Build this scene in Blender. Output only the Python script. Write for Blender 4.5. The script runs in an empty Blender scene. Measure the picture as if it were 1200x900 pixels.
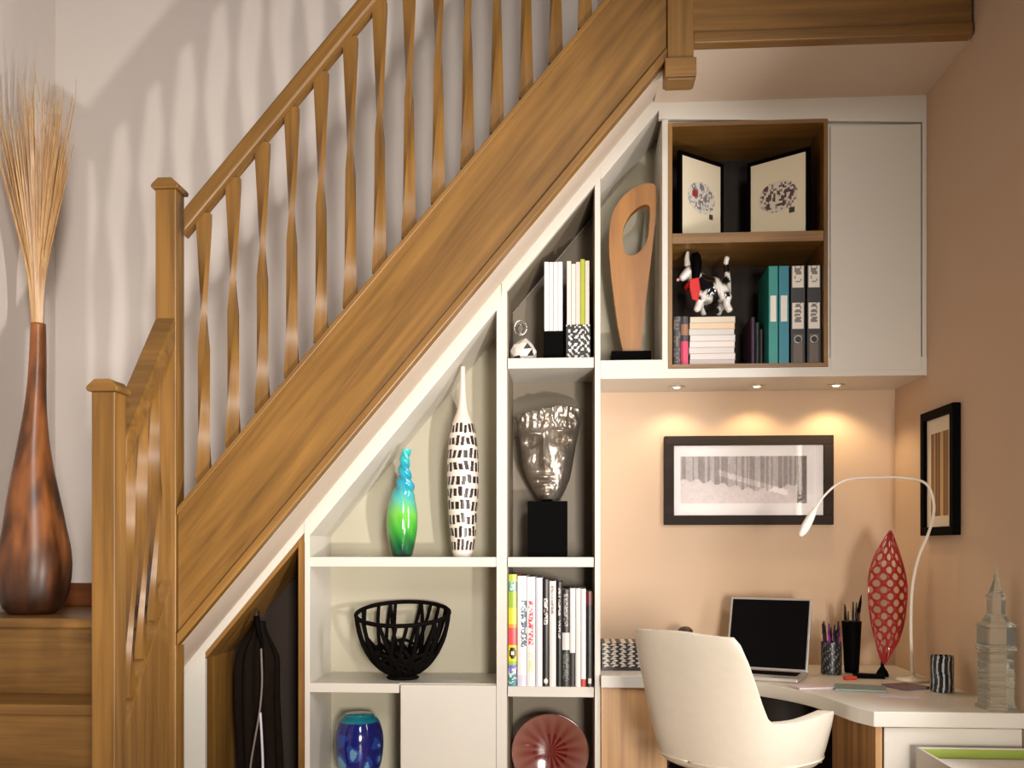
import bpy, bmesh, math, random
from math import sin, cos, pi, radians, sqrt, atan2, exp
from mathutils import Vector, Matrix
random.seed(7)
sc = bpy.context.scene
COL = sc.collection
F = 1100.0; TH = radians(3.64); EYE = 1.2; HOR = 640.0

def P(px, py, Y):
    """point of the place seen at (px,py) of the photo, on the upright plane at distance Y"""
    u = (px-600)/F; v = (HOR-py)/F
    d = cos(TH)+u*sin(TH)
    return Vector((Y*(-sin(TH)+u*cos(TH))/d, Y, EYE+Y*v/d))
def PX(px, Y): return P(px, 640, Y).x
def PZ(py, Y, px=650): return P(px, py, Y).z
def lin(c):
    return tuple(((x/255)/12.92 if x/255 <= .04045 else ((x/255+.055)/1.055)**2.4) for x in c)
def smooth(a, b, x):
    t = min(1, max(0, (x-a)/(b-a))); return t*t*(3-2*t)

# ------------------------------------------------------------------ materials
MATS = {}
def base_mat(name):
    m = bpy.data.materials.new(name); m.use_nodes = True
    return m, m.node_tree.nodes, m.node_tree.links, m.node_tree.nodes['Principled BSDF']
def plain(name, rgb, rough=.5, metal=0, var=.06, scale=8, coat=0, trans=0, emis=0, bump=0, ior=1.45, spec=.5):
    if name in MATS: return MATS[name]
    m, n, l, b = base_mat(name)
    c = lin(rgb)
    tc = n.new('ShaderNodeTexCoord'); ns = n.new('ShaderNodeTexNoise'); ns.inputs['Scale'].default_value = scale
    ns.inputs['Detail'].default_value = 4
    l.new(tc.outputs['Object'], ns.inputs['Vector'])
    r = n.new('ShaderNodeValToRGB')
    r.color_ramp.elements[0].color = tuple(x*(1-var) for x in c)+(1,); r.color_ramp.elements[0].position = .3
    r.color_ramp.elements[1].color = tuple(min(1, x*(1+var)) for x in c)+(1,); r.color_ramp.elements[1].position = .7
    l.new(ns.outputs['Fac'], r.inputs['Fac']); l.new(r.outputs['Color'], b.inputs['Base Color'])
    b.inputs['Roughness'].default_value = rough; b.inputs['Metallic'].default_value = metal
    b.inputs['Coat Weight'].default_value = coat; b.inputs['Transmission Weight'].default_value = trans
    b.inputs['IOR'].default_value = ior; b.inputs['Specular IOR Level'].default_value = spec
    if emis: b.inputs['Emission Color'].default_value = c+(1,); b.inputs['Emission Strength'].default_value = emis
    if bump:
        bp = n.new('ShaderNodeBump'); bp.inputs['Strength'].default_value = bump; bp.inputs['Distance'].default_value = .004
        l.new(ns.outputs['Fac'], bp.inputs['Height']); l.new(bp.outputs['Normal'], b.inputs['Normal'])
    MATS[name] = m; return m
def wood(name, dark, light, rot=(0,0,0), along=1.6, across=38, rough=.38, knots=True):
    """grain runs along local X after rot"""
    if name in MATS: return MATS[name]
    m, n, l, b = base_mat(name)
    tc = n.new('ShaderNodeTexCoord')
    m1 = n.new('ShaderNodeMapping'); m1.inputs['Rotation'].default_value = rot
    m2 = n.new('ShaderNodeMapping'); m2.inputs['Scale'].default_value = (along, across, across)
    l.new(tc.outputs['Object'], m1.inputs['Vector']); l.new(m1.outputs['Vector'], m2.inputs['Vector'])
    n1 = n.new('ShaderNodeTexNoise'); n1.inputs['Scale'].default_value = 1; n1.inputs['Detail'].default_value = 6; n1.inputs['Roughness'].default_value = .65
    n1.inputs['Distortion'].default_value = .6
    m3 = n.new('ShaderNodeMapping'); m3.inputs['Scale'].default_value = (along*.6, across*.22, across*.22)
    l.new(m1.outputs['Vector'], m3.inputs['Vector'])
    n2 = n.new('ShaderNodeTexNoise'); n2.inputs['Scale'].default_value = 1; n2.inputs['Detail'].default_value = 3; n2.inputs['Distortion'].default_value = 1.2
    l.new(m2.outputs['Vector'], n1.inputs['Vector']); l.new(m3.outputs['Vector'], n2.inputs['Vector'])
    mx = n.new('ShaderNodeMath'); mx.operation = 'ADD'; 
    a1 = n.new('ShaderNodeMath'); a1.operation = 'MULTIPLY'; a1.inputs[1].default_value = .55
    a2 = n.new('ShaderNodeMath'); a2.operation = 'MULTIPLY'; a2.inputs[1].default_value = .45
    l.new(n1.outputs['Fac'], a1.inputs[0]); l.new(n2.outputs['Fac'], a2.inputs[0])
    l.new(a1.outputs[0], mx.inputs[0]); l.new(a2.outputs[0], mx.inputs[1])
    r = n.new('ShaderNodeValToRGB')
    r.color_ramp.elements[0].color = lin(dark)+(1,); r.color_ramp.elements[0].position = .34
    r.color_ramp.elements[1].color = lin(light)+(1,); r.color_ramp.elements[1].position = .62
    l.new(mx.outputs[0], r.inputs['Fac']); l.new(r.outputs['Color'], b.inputs['Base Color'])
    b.inputs['Roughness'].default_value = rough
    bp = n.new('ShaderNodeBump'); bp.inputs['Strength'].default_value = .12; bp.inputs['Distance'].default_value = .002
    l.new(n1.outputs['Fac'], bp.inputs['Height']); l.new(bp.outputs['Normal'], b.inputs['Normal'])
    MATS[name] = m; return m
def painted(name, rough=.5, metal=0, coat=0, trans=0, spec=.5, alpha=1):
    """colour comes from the mesh's own colour attribute (patterns printed or glazed on the thing)"""
    if name in MATS: return MATS[name]
    m, n, l, b = base_mat(name)
    at = n.new('ShaderNodeAttribute'); at.attribute_name = 'Col'
    l.new(at.outputs['Color'], b.inputs['Base Color'])
    b.inputs['Roughness'].default_value = rough; b.inputs['Metallic'].default_value = metal
    b.inputs['Coat Weight'].default_value = coat; b.inputs['Coat Roughness'].default_value = .05
    b.inputs['Transmission Weight'].default_value = trans; b.inputs['Specular IOR Level'].default_value = spec
    b.inputs['Alpha'].default_value = alpha
    MATS[name] = m; return m
def pane_mat(ior=1.6):
    key = 'picture_glass_%g' % ior
    if key in MATS: return MATS[key]
    m, n, l, b = base_mat('picture_glass'); n.remove(b)
    t = n.new('ShaderNodeBsdfTransparent'); g = n.new('ShaderNodeBsdfGlossy'); g.inputs['Roughness'].default_value = .01
    f = n.new('ShaderNodeFresnel'); f.inputs['IOR'].default_value = ior; mx = n.new('ShaderNodeMixShader')
    l.new(f.outputs[0], mx.inputs[0]); l.new(t.outputs[0], mx.inputs[1]); l.new(g.outputs[0], mx.inputs[2])
    l.new(mx.outputs[0], n['Material Output'].inputs['Surface']); MATS[key] = m; return m

SL = math.atan(1.2)
OD, OL = (98, 67, 28), (146, 105, 50)
oakX = wood('oak_lengthwise', OD, OL)
oakZ = wood('oak_upright', OD, OL, rot=(0, pi/2, 0))
oakY = wood('oak_crosswise', OD, OL, rot=(0, 0, pi/2))
oakS = wood('oak_sloping', OD, OL, rot=(0, SL, 0), across=30)
oakSY = wood('oak_sloping_back', OD, OL, rot=(SL, 0, 0), across=30)
zebra = wood('striped_veneer', (150, 105, 60), (214, 170, 118), rot=(0, pi/2, 0), along=.6, across=30)
carved = wood('carved_wood', (128, 82, 34), (170, 116, 54), rot=(0, pi/2, 0), across=22)
shaded_darkwood = wood('shaded_dark_veneer', (24, 16, 10), (48, 33, 22), rot=(0, pi/2, 0), across=20, rough=.75)  # dark wood tone stands in for shade under the desk and in the cupboard
frame_dark = wood('frame_brown', (26, 17, 14), (40, 28, 23), across=30, rough=.85)
vase_wood = wood('turned_burr_wood', (40, 19, 10), (158, 92, 46), rot=(0, pi/2, 0), along=5, across=15, rough=.33)
white = plain('white_lacquer', (208, 202, 191), .35, var=.015, scale=3)
fabric_back = plain('cream_back_board', (180, 173, 152), .6, var=.02, scale=3)
taupe = plain('shade_taupe_board', (128, 116, 98), .5, var=.03, scale=3)  # taupe carries the dimmer light of the narrow bay in its colour
wall_paint = plain('warm_white_paint', (222, 212, 204), .85, var=.015, scale=2)
peach = plain('peach_paint', (206, 178, 151), .85, var=.015, scale=2)
soffit_m = plain('soffit_plaster', (206, 188, 168), .85, var=.015, scale=2)
black = plain('satin_black', (7, 6, 6), .6, spec=.03)
mblack = plain('matt_black', (13, 10, 9), .8, spec=.06)
silver = plain('brushed_silver', (200, 198, 194), .3, metal=1)
leather = plain('cream_leather', (222, 213, 196), .42, var=.02, scale=40, bump=.03)
paper = plain('paper_white', (228, 222, 214), .7, var=.03)
P_gloss = painted('printed_gloss', .35); P_matt = painted('printed_matt', .7)
P_glaze = painted('glazed_colour', .12, coat=.6)
glassy = plain('clear_glass', (225, 228, 218), .03, trans=.88, ior=1.45, var=.01)

# ------------------------------------------------------------------ helpers
def finish(o, smooth_=False, bevel=0, seg=2):
    if smooth_:
        for p in o.data.polygons: p.use_smooth = True
    if bevel:
        b = o.modifiers.new('bevel', 'BEVEL'); b.width = bevel; b.segments = seg; b.limit_method = 'ANGLE'; b.angle_limit = radians(40)
def org(o):
    v = Vector((0, 0, 0))
    while o is not None: v += o.location; o = o.parent
    return v
def thing(name, label, cat, loc=(0,0,0), rz=0, group=None):
    o = bpy.data.objects.new(name, None); COL.objects.link(o); o.empty_display_size = .05
    o.location = loc; o.rotation_euler = (0, 0, rz); tag(o, label, cat, group); return o
def tag(o, label=None, cat=None, group=None, kind=None):
    if label: o['label'] = label
    if cat: o['category'] = cat
    if group: o['group'] = group
    if kind: o['kind'] = kind
    return o
def mk(name, bm, m, parent=None, smooth_=False, bevel=0, seg=2, local=False, origin=None, cols=None):
    """bm in world coordinates (or local to the parent if local)"""
    off = Vector((0, 0, 0))
    if parent is not None and not local: off = org(parent)
    if parent is None and origin is not None: off = Vector(origin)
    bmesh.ops.recalc_face_normals(bm, faces=bm.faces)
    if cols:
        lay = bm.loops.layers.color.new('Col') if False else bm.loops.layers.float_color.new('Col')
        for f in bm.faces:
            fc = f.calc_center_median()
            for lp in f.loops:
                lp[lay] = tuple(lin(cols(fc if cols.__dict__.get('flat', True) else lp.vert.co, f)))+(1,)
    if off.length > 0: bmesh.ops.translate(bm, verts=bm.verts, vec=-off)
    me = bpy.data.meshes.new(name); bm.to_mesh(me); bm.free()
    mm = m if isinstance(m, (list, tuple)) else [m]
    for x in mm: me.materials.append(x)
    o = bpy.data.objects.new(name, me); COL.objects.link(o)
    if parent is not None: o.parent = parent
    elif origin is not None: o.location = off
    finish(o, smooth_, bevel, seg)
    return o
def struct(name, bm, m, **k):
    o = mk(name, bm, m, **k); o['kind'] = 'structure'; return o
def B(): return bmesh.new()
def box(bm, x0, x1, y0, y1, z0, z1, rot=None, piv=None):
    x0, x1 = sorted((x0, x1)); y0, y1 = sorted((y0, y1)); z0, z1 = sorted((z0, z1))
    vs = [bm.verts.new((x, y, z)) for x in (x0, x1) for y in (y0, y1) for z in (z0, z1)]
    for f in ((0,1,3,2),(4,6,7,5),(0,4,5,1),(2,3,7,6),(0,2,6,4),(1,5,7,3)): bm.faces.new([vs[i] for i in f])
    if rot is not None:
        bmesh.ops.rotate(bm, verts=vs, cent=piv or (0,0,0), matrix=rot)
    return bm
def prism(bm, pts, y0, y1, axis='Y'):
    """pts (a,b): X,Z for axis Y; Y,Z for axis X; X,Y for axis Z"""
    def mkv(a, b, c):
        return {'Y': (a, c, b), 'X': (c, a, b), 'Z': (a, b, c)}[axis]
    r0 = [bm.verts.new(mkv(a, b, y0)) for a, b in pts]; r1 = [bm.verts.new(mkv(a, b, y1)) for a, b in pts]
    bm.faces.new(r0); bm.faces.new(list(reversed(r1)))
    n = len(pts)
    for i in range(n): bm.faces.new([r0[i], r0[(i+1) % n], r1[(i+1) % n], r1[i]])
    return bm
def lathe(bm, prof, c=(0,0,0), seg=40, sx=1, sy=1, twist=None, capb=True, capt=True, path=None):
    rows = []
    for k, (r, z) in enumerate(prof):
        dx, dy = path(z) if path else (0, 0)
        row = []
        for i in range(seg):
            a = 2*pi*i/seg
            rr = r*(twist(a, z) if twist else 1)
            row.append(bm.verts.new((c[0]+dx+rr*cos(a)*sx, c[1]+dy+rr*sin(a)*sy, c[2]+z)))
        rows.append(row)
    for a, b in zip(rows, rows[1:]):
        for i in range(seg): bm.faces.new([a[i], a[(i+1) % seg], b[(i+1) % seg], b[i]])
    if capb: bm.faces.new(list(reversed(rows[0])))
    if capt: bm.faces.new(rows[-1])
    return bm
def spline(pts, n=8):
    pts = [Vector(p) for p in pts]; out = []
    q = [2*pts[0]-pts[1]]+pts+[2*pts[-1]-pts[-2]]
    for i in range(1, len(q)-2):
        for k in range(n):
            t = k/n; p0, p1, p2, p3 = q[i-1:i+3]
            out.append(.5*((2*p1)+(p2-p0)*t+(2*p0-5*p1+4*p2-p3)*t*t+(3*p1-p0-3*p2+p3)*t**3))
    out.append(pts[-1]); return out
def tube(bm, pts, rad, seg=8, cap=True):
    pts = [Vector(p) for p in pts]; n = len(pts)
    rf = rad if callable(rad) else (lambda t: rad)
    rows = []; up = Vector((0.13, .31, 1)).normalized()
    for i, p in enumerate(pts):
        t = (pts[min(i+1, n-1)]-pts[max(i-1, 0)]).normalized()
        a = t.cross(up)
        if a.length < .05: a = t.cross(Vector((1, 0, 0)))
        a.normalize(); b = t.cross(a).normalized(); r = rf(i/(n-1))
        rows.append([bm.verts.new(p+a*r*cos(2*pi*k/seg)+b*r*sin(2*pi*k/seg)) for k in range(seg)])
    for r0, r1 in zip(rows, rows[1:]):
        for k in range(seg): bm.faces.new([r0[k], r0[(k+1) % seg], r1[(k+1) % seg], r1[k]])
    if cap: bm.faces.new(rows[0]); bm.faces.new(list(reversed(rows[-1])))
    return bm
def grid(bm, w, h, nx, ny, y=0, fn=None):
    vs = [[bm.verts.new(fn(i/nx, j/ny) if fn else (-w/2+w*i/nx, y, h*j/ny)) for i in range(nx+1)] for j in range(ny+1)]
    for j in range(ny):
        for i in range(nx): bm.faces.new([vs[j][i], vs[j][i+1], vs[j+1][i+1], vs[j+1][i]])
    return vs
def inside(p, poly):
    x, y = p; c = False; n = len(poly)
    for i in range(n):
        x1, y1 = poly[i]; x2, y2 = poly[(i+1) % n]
        if (y1 > y) != (y2 > y) and x < (x2-x1)*(y-y1)/(y2-y1)+x1: c = not c
    return c

YB, YW, YS = 3.3, 3.615, 2.92       # front of fitted units, back wall, face of the stair string
XR = P(1086, 600, YB).x             # right wall
XL = P(65, 600, YW).x               # left wall

# ------------------------------------------------------------------ setting
struct('floor', box(B(), XL-.1, 3.2, -2.6, YW+.1, -.05, 0), wood('floor_boards', (120, 80, 44), (168, 120, 72), across=12))
struct('wall_back', box(B(), XL-.1, P(700, 600, YW).x, YW, YW+.1, 0, 4.6), wall_paint)
struct('wall_alcove', box(B(), P(700, 600, YW).x, XR+.1, YW, YW+.1, 0, 4.6), peach)
WY0, WY1, WZ0, WZ1 = 2.03, 2.43, .95, 2.1
bm = B()
for (a, b, c, d) in ((-2.6, WY0, 0, 4.6), (WY1, YW, 0, 4.6), (WY0, WY1, 0, WZ0), (WY0, WY1, WZ1, 4.6)): box(bm, XR, XR+.1, a, b, c, d)
struct('wall_right', bm, peach)
bm = B()
for (a, b, c, d) in ((WY0, WY0+.02, WZ0, WZ1), (WY1-.02, WY1, WZ0, WZ1), (WY0+.02, WY1-.02, WZ0, WZ0+.03), (WY0+.02, WY1-.02, WZ1-.03, WZ1), (WY0+.02, WY1-.02, 1.44, 1.455)): box(bm, XR-.006, XR+.008, a, b, c, d)
wn = struct('window_1', bm, white)
mk('pane', box(B(), XR+.009, XR+.013, WY0+.02, WY1-.02, WZ0+.03, WZ1-.03), pane_mat(1.1), wn)
struct('wall_left', box(B(), XL-.1, XL, -2.6, YW, 0, 4.6), wall_paint)

# ------------------------------------------------------------------ staircase
st = thing('staircase', 'oak staircase with twisted balusters rising to the right above the shelving', 'staircase', (PX(194, YS), YS, 0))
nx0, nx1 = PX(182, YS), PX(206, YS); NW = nx1-nx0
def newel(y0, z1, z0=0, drop=False):
    bm = B(); box(bm, nx0, nx1, y0, y0+NW, z0, z1)
    o = mk('newel_post', bm, oakZ, st, bevel=.003)
    bm = B(); h = .016
    prism(bm, [(nx0-.008, z1), (nx1+.008, z1), (nx1+.012, z1+h*.5), (nx1+.008, z1+h), (nx1-.012, z1+h+.018), (nx0+.012, z1+h+.018), (nx0-.008, z1+h), (nx0-.012, z1+h*.5)], y0-.01, y0+NW+.01)
    mk('newel_cap', bm, oakX, o, bevel=.003)
    return o
newel(YS, PZ(210, YS))
YL = 2.52
newel(YL, PZ(453, YL))
# top newel with drop
bm = box(B(), PX(782, YS), PX(812, YS), YS-.018, YS+.05, PZ(75, YS, 797), 3.9)
tn = mk('newel_post', bm, oakZ, st, bevel=.002)
za, zb = PZ(72, YS, 797), PZ(97, YS, 797)
bm = B(); x0, x1 = PX(778.5, YS), PX(815, YS)
box(bm, x0, x1, YS-.026, YS+.058, zb+.008, za); prism(bm, [(x0+.008, zb), (x1-.008, zb), (x1, zb+.008), (x0, zb+.008)], YS-.02, YS+.05)
mk('newel_drop', bm, oakX, tn, bevel=.002)
# string of the main flight
def Q(px, py, Y=YS): v = P(px, py, Y); return (v.x, v.z)
A0, A1 = Q(207, 600), Q(783, -85)
G0, G1 = Q(207, 741), Q(783, 52)
L0, L1 = Q(207, 757), Q(783, 68)
mk('string', prism(B(), [A0, A1, G1, G0], YS+.006, YS+.04), oakS, st, bevel=.003)
ext = lambda a, b, d: (a[0], a[1]+d)
mk('string_moulding', prism(B(), [ext(G0,0,-.004), ext(G1,0,-.004), L1, L0], YS-.004, YS+.04), oakS, st, bevel=.004)
mk('string_capping', prism(B(), [(A0[0], A0[1]-.012), (A1[0], A1[1]-.012), (A1[0], A1[1]+.012), (A0[0], A0[1]+.012)], YS-.004, YS+.055), oakS, st, bevel=.003)
# handrail
R0, R1 = Q(214, 245), Q(560, -172); r0, r1 = Q(214, 272), Q(560, -144)
bm = prism(B(), [R0, R1, r1, r0], YS+.0, YS+.056)
hr = mk('handrail', bm, oakS, st, bevel=.008, seg=3)
mk('handrail_groove', prism(B(), [(r0[0], r0[1]+.004), (r1[0], r1[1]+.004), (r1[0], r1[1]-.008), (r0[0], r0[1]-.008)], YS+.012, YS+.044), oakS, hr)
# balusters: rectangular bars with a half-turn twist
def baluster_mesh(x, y, z0, z1, name='baluster', spin=0):
    bm = B(); n = 36; rows = []
    a, b = .0228, .0112; n = 48
    H = z1-z0
    for k in range(n+1):
        t = k/n; q2 = 2*min(1, max(0, (t-.03)/.94))
        ring = []
        for (cx, cy) in ((-a, -b), (a, -b), (a, b), (-a, b)):
            k0 = [(cx, cy), (-cy, cx), (-cx, -cy)]
            i0 = min(1, int(q2)); w0 = q2-i0
            ex = k0[i0][0]*(1-w0)+k0[i0+1][0]*w0; ey = k0[i0][1]*(1-w0)+k0[i0+1][1]*w0
            if spin: ex, ey = -ey, ex
            ring.append(bm.verts.new((x+ex, y+ey, z0+H*t)))
        rows.append(ring)
    for p, q in zip(rows, rows[1:]):
        for i in range(4): bm.faces.new([p[i], p[(i+1) % 4], q[(i+1) % 4], q[i]])
    bm.faces.new(rows[0]); bm.faces.new(rows[-1])
    for p, q in zip(rows, rows[1:]):
        for i in range(4): bm.edges.get((p[i], q[i])).smooth = False
    for row in (rows[0], rows[-1]):
        for i in range(4): bm.edges.get((row[i], row[(i+1) % 4])).smooth = False
    return mk(name, bm, oakZ, st, smooth_=True)
def lerpz(a, b, x): return a[1]+(b[1]-a[1])*(x-a[0])/(b[0]-a[0])
for i in range(14):
    x = PX(239+34.35*i, YS+.028)
    zt = min(lerpz(r0, r1, x), 3.9)
    baluster_mesh(x, YS+.028, lerpz(A0, A1, x)+.005, zt, spin=0)
# lower flight, climbing away from the viewer
zr = lambda y: 1.93+1.27*(y-YS)          # top of lower rail
ya, yb_ = YL+NW, YS
mk('handrail', prism(B(), [(ya, zr(ya)), (yb_, zr(yb_)), (yb_, zr(yb_)-.085), (ya, zr(ya)-.085)], nx0, nx1, 'X'), oakSY, st, bevel=.006, seg=3)
zs = lambda y: 1.0+1.3*(y-2.85)
mk('string', prism(B(), [(ya, 0.0), (ya, zs(ya)), (yb_, zs(yb_)), (yb_, 0.0)], nx0+.018, nx1-.01, 'X'), oakZ, st, bevel=.002)
for y in (2.672, 2.752, 2.835):
    baluster_mesh((nx0+nx1)/2, y, zs(y)-.01, zr(y)-.07, spin=pi/2)
zl = .963
steps = [(3.0, zl), (2.8, .714), (2.6, .465), (2.4, .232)]
xs1 = nx0+.016
for k, (y, z) in enumerate(steps):
    yend = YW if k == 0 else steps[k-1][0]+.03
    mk('tread', box(B(), XL, PX(208, YS) if k == 0 else xs1, y-.022, yend if k else YW, z-.033, z), oakX, st, bevel=.006, seg=3)
    zlow = steps[k+1][1] if k+1 < len(steps) else 0
    mk('riser', box(B(), XL, xs1, y, y+.02, zlow-.033 if zlow else 0, z-.033), oakX, st)
# treads behind the string of the main flight
X0 = PX(207, YS)
for k in range(8):
    x = X0+.004+k*.208; z = zl+.25*(k+1)
    mk('tread', box(B(), x-.015, x+.208, YS+.041, YW, z-.02, z), oakY, st, bevel=.004)
    mk('riser', box(B(), x, x+.012, YS+.041, YW, z-.23, z-.02), oakY, st)
# landing
zlb = PZ(47, YS, 970)
mk('landing_fascia', box(B(), PX(812, YS), PX(1139.5, YS), YS, YS+.035, zlb+.033, 3.9), oakX, st, bevel=.003)
mk('fascia_moulding', box(B(), PX(812, YS), PX(1139.5, YS), YS-.008, YS+.035, zlb, zlb+.036), oakX, st, bevel=.004)
# plaster soffit under the flight and the landing
LB = [P(207, 757, YS), P(783, 68, YS)]
def sof(px, d=0):
    a, b = P(240, 752, YB), P(783, 96, YB)
    x = PX(px, YB); return a.z+(b.z-a.z)*(x-a.x)/(b.x-a.x)+d
bm = B()
a0, a1 = LB; b0, b1 = P(212, 783, YB), P(783, 96, YB)
b0.z = sof(212)
c0, c1 = b0+Vector((0, YW-YB, 0)), b1+Vector((0, YW-YB, 0))
th = Vector((0, 0, .01))
top = [a0+Vector((0,.041,0)), a1+Vector((0,.041,0)), b1, b0, c0, c1]
lo = [bm.verts.new(v) for v in top]; hi = [bm.verts.new(v+th) for v in top]
for q in ((0,1,2,3), (3,2,5,4)):
    bm.faces.new([lo[i] for i in q]); bm.faces.new([hi[i] for i in reversed(q)])
for q in ((0,1),(1,2),(2,5),(5,4),(4,3),(3,0)): bm.faces.new([lo[q[0]], lo[q[1]], hi[q[1]], hi[q[0]]])
struct('ceiling_stair_soffit', bm, soffit_m)
struct('ceiling', box(B(), P(783, 60, YS).x-.01, XR, YS+.036, YW, zlb+.002, zlb+.06), soffit_m)
struct('baseboard_left', box(B(), XL, PX(150, YW), YW-.018, YW, zl, PZ(683, YW, 90)), wood('skirting_oak', (96, 52, 26), (134, 78, 40)), bevel=.004)

# ------------------------------------------------------------------ fitted units
def X3(px): return PX(px, YB)
def Z3(py, px=650): return P(px, py, YB).z
def slopetop(pxa, pxb, d0, d1, y0, y1, m, par, name='sloping_top'):
    """strip below the soffit line, d0 and d1 metres under it"""
    return mk(name, prism(B(), [(X3(pxa), sof(pxa)-d0), (X3(pxb), sof(pxb)-d0), (X3(pxb), sof(pxb)-d1), (X3(pxa), sof(pxa)-d1)], y0, y1), m, par, bevel=.001)
YI = YW-.004
# cupboard
cu = thing('open_cupboard', 'narrow open cupboard with oak lining at the low end of the stairs', 'cupboard', (X3(285), YB, 0))
mk('side_panel', prism(B(), [(X3(212), 0), (X3(240), 0), (X3(240), sof(240)-.002), (X3(212), sof(212)-.002)], YB, YB+.02), white, cu, bevel=.001)
mk('oak_lining', prism(B(), [(X3(226), 0), (X3(240), 0), (X3(240), sof(240)-.04), (X3(226), sof(226)-.04)], YB+.02, YI), oakZ, cu)
mk('oak_lining', prism(B(), [(X3(349.5), 0), (X3(356.5), 0), (X3(356.5), sof(356.5)-.04), (X3(349.5), sof(349.5)-.04)], YB+.002, YI), oakZ, cu)
slopetop(212, 357, .0, .04, YB-.001, YB+.02, white, cu)
slopetop(240, 357, .036, .062, YB+.006, YI, oakS, cu, 'oak_lining')
mk('back_panel', prism(B(), [(X3(238), 0), (X3(352), 0), (X3(352), sof(352)-.05), (X3(238), sof(238)-.05)], YI-.012, YI), shaded_darkwood, cu)
# wide bay
wb = thing('display_shelving', 'white sloping-topped shelving with the wide bay holding vases and bowl', 'shelving', (X3(470), YB, 0))
mk('side_panel', prism(B(), [(X3(357), 0), (X3(363), 0), (X3(363), sof(363)-.03), (X3(357), sof(357)-.03)], YB, YI), white, wb, bevel=.001)
mk('side_panel', prism(B(), [(X3(582), 0), (X3(587.95), 0), (X3(587.95), sof(587.95)-.03), (X3(582), sof(582)-.03)], YB, YI), white, wb)
slopetop(357, 587.5, -.002, .074, YB-.004, YB+.02, white, wb, 'sloping_fascia')
slopetop(357, 587.5, .03, .074, YB+.02, YI, white, wb)
mk('back_panel', prism(B(), [(X3(360), 0), (X3(585), 0), (X3(585), sof(585)-.06), (X3(360), sof(360)-.06)], YI-.01, YI), fabric_back, wb)
zA, zA1 = Z3(653), Z3(664.5)
mk('shelf', box(B(), X3(363), X3(582), YB+.004, YI-.01, zA1, zA), white, wb, bevel=.001)
zBt, zBb = Z3(803), Z3(814)
mk('shelf', box(B(), X3(363), X3(582), YB+.02, YI-.01, zBb, zBt), white, wb, bevel=.001)
mk('shelf_edge', box(B(), X3(363), X3(467.5), YB, YB+.02, zBb, zBt), white, wb, bevel=.001)
zC = .30
mk('divider', box(B(), X3(470), X3(476), YB+.022, YI-.01, 0, zBb), white, wb)
mk('door', box(B(), X3(469.5), X3(581.5), YB-.002, YB+.018, .02, Z3(804)), white, wb, bevel=.0015)
mk('shelf', box(B(), X3(363), X3(470), YB+.004, YI-.01, zC, zC+.035), white, wb, bevel=.001)
# narrow bay
nb = thing('display_shelving', 'tall narrow white shelving bay with shade-toned taupe back holding books and metal head', 'shelving', (X3(645), YB, 0))
mk('side_panel', prism(B(), [(X3(588), 0), (X3(594), 0), (X3(594), sof(594)-.03), (X3(588), sof(588)-.03)], YB, YI), white, nb)
mk('side_panel', prism(B(), [(X3(697), 0), (X3(703.5), 0), (X3(703.5), sof(703.5)-.02), (X3(697), sof(697)-.02)], YB-.003, YI), white, nb, bevel=.001)
slopetop(588, 704, -.004, .052, YB-.004, YB+.02, white, nb, 'sloping_fascia')
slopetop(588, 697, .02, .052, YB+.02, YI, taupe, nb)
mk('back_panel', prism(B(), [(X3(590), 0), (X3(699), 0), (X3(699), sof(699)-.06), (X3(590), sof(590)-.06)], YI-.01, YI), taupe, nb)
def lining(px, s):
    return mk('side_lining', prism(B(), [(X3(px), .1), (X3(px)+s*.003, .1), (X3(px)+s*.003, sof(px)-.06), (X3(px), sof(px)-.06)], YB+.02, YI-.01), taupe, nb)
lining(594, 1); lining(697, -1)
shv = {}
for nm, t, b in (('a', 419, 431), ('b', 653, 664.5), ('c', 805, 817)):
    mk('shelf', box(B(), X3(594)+.003, X3(697)-.003, YB+.003, YI-.01, Z3(b), Z3(t)), white, nb, bevel=.001); shv[nm] = Z3(t)
mk('shelf', box(B(), X3(594)+.003, X3(697)-.003, YB+.003, YI-.01, .21, .25), white, nb, bevel=.001)
# wall cabinet over the desk
wc = thing('wall_cabinet', 'white wall cabinet over the desk with open oak niche and blank door', 'cabinet', (X3(895), YB, Z3(440, 895)))
zct, zcb = Z3(112.5, 930), Z3(442, 895)
zn0 = Z3(422, 740)
mk('fascia', prism(B(), [(X3(704), zn0), (X3(704), zn0)], YB, YB) if False else prism(B(), [(X3(772), sof(772)-.002), (X3(782), zct-.001), (XR, zct-.001), (XR, Z3(143, 1083)), (X3(772), Z3(139, 780))], YB, YB+.02), white, wc, bevel=.001)
slopetop(704, 776, .0, .06, YB-.002, YB+.02, white, wc, 'sloping_fascia')
slopetop(704, 776, .03, .06, YB+.02, YI, white, wc)
zob = Z3(431, 876)-.0005
mk('bottom_rail', prism(B(), [(X3(703.6), zcb), (XR, zcb), (XR, zn0), (X3(970.2), zn0), (X3(970.2), zob), (X3(782.8), zob), (X3(782.8), zn0), (X3(703.6), zn0)], YB-.002, YB+.02), white, wc, bevel=.001)
mk('bottom_panel', box(B(), X3(703.6), XR, YB+.02, YI, zcb+.004, zob-.001), white, wc)
mk('niche_floor', box(B(), X3(703.6), X3(776), YB+.02, YI-.01, zob, zn0), white, wc)
mk('side_panel', box(B(), X3(776), X3(783), YB, YI, zn0, Z3(140, 780)), white, wc, bevel=.001)
mk('back_panel', prism(B(), [(X3(704), zn0), (X3(778), zn0), (X3(778), sof(778)-.04), (X3(704), sof(704)-.04)], YI-.01, YI), fabric_back, wc)
box_t, box_b = Z3(142, 876), Z3(431, 876)
ox0, ox1 = X3(783), X3(970)
t_ = .014
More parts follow.
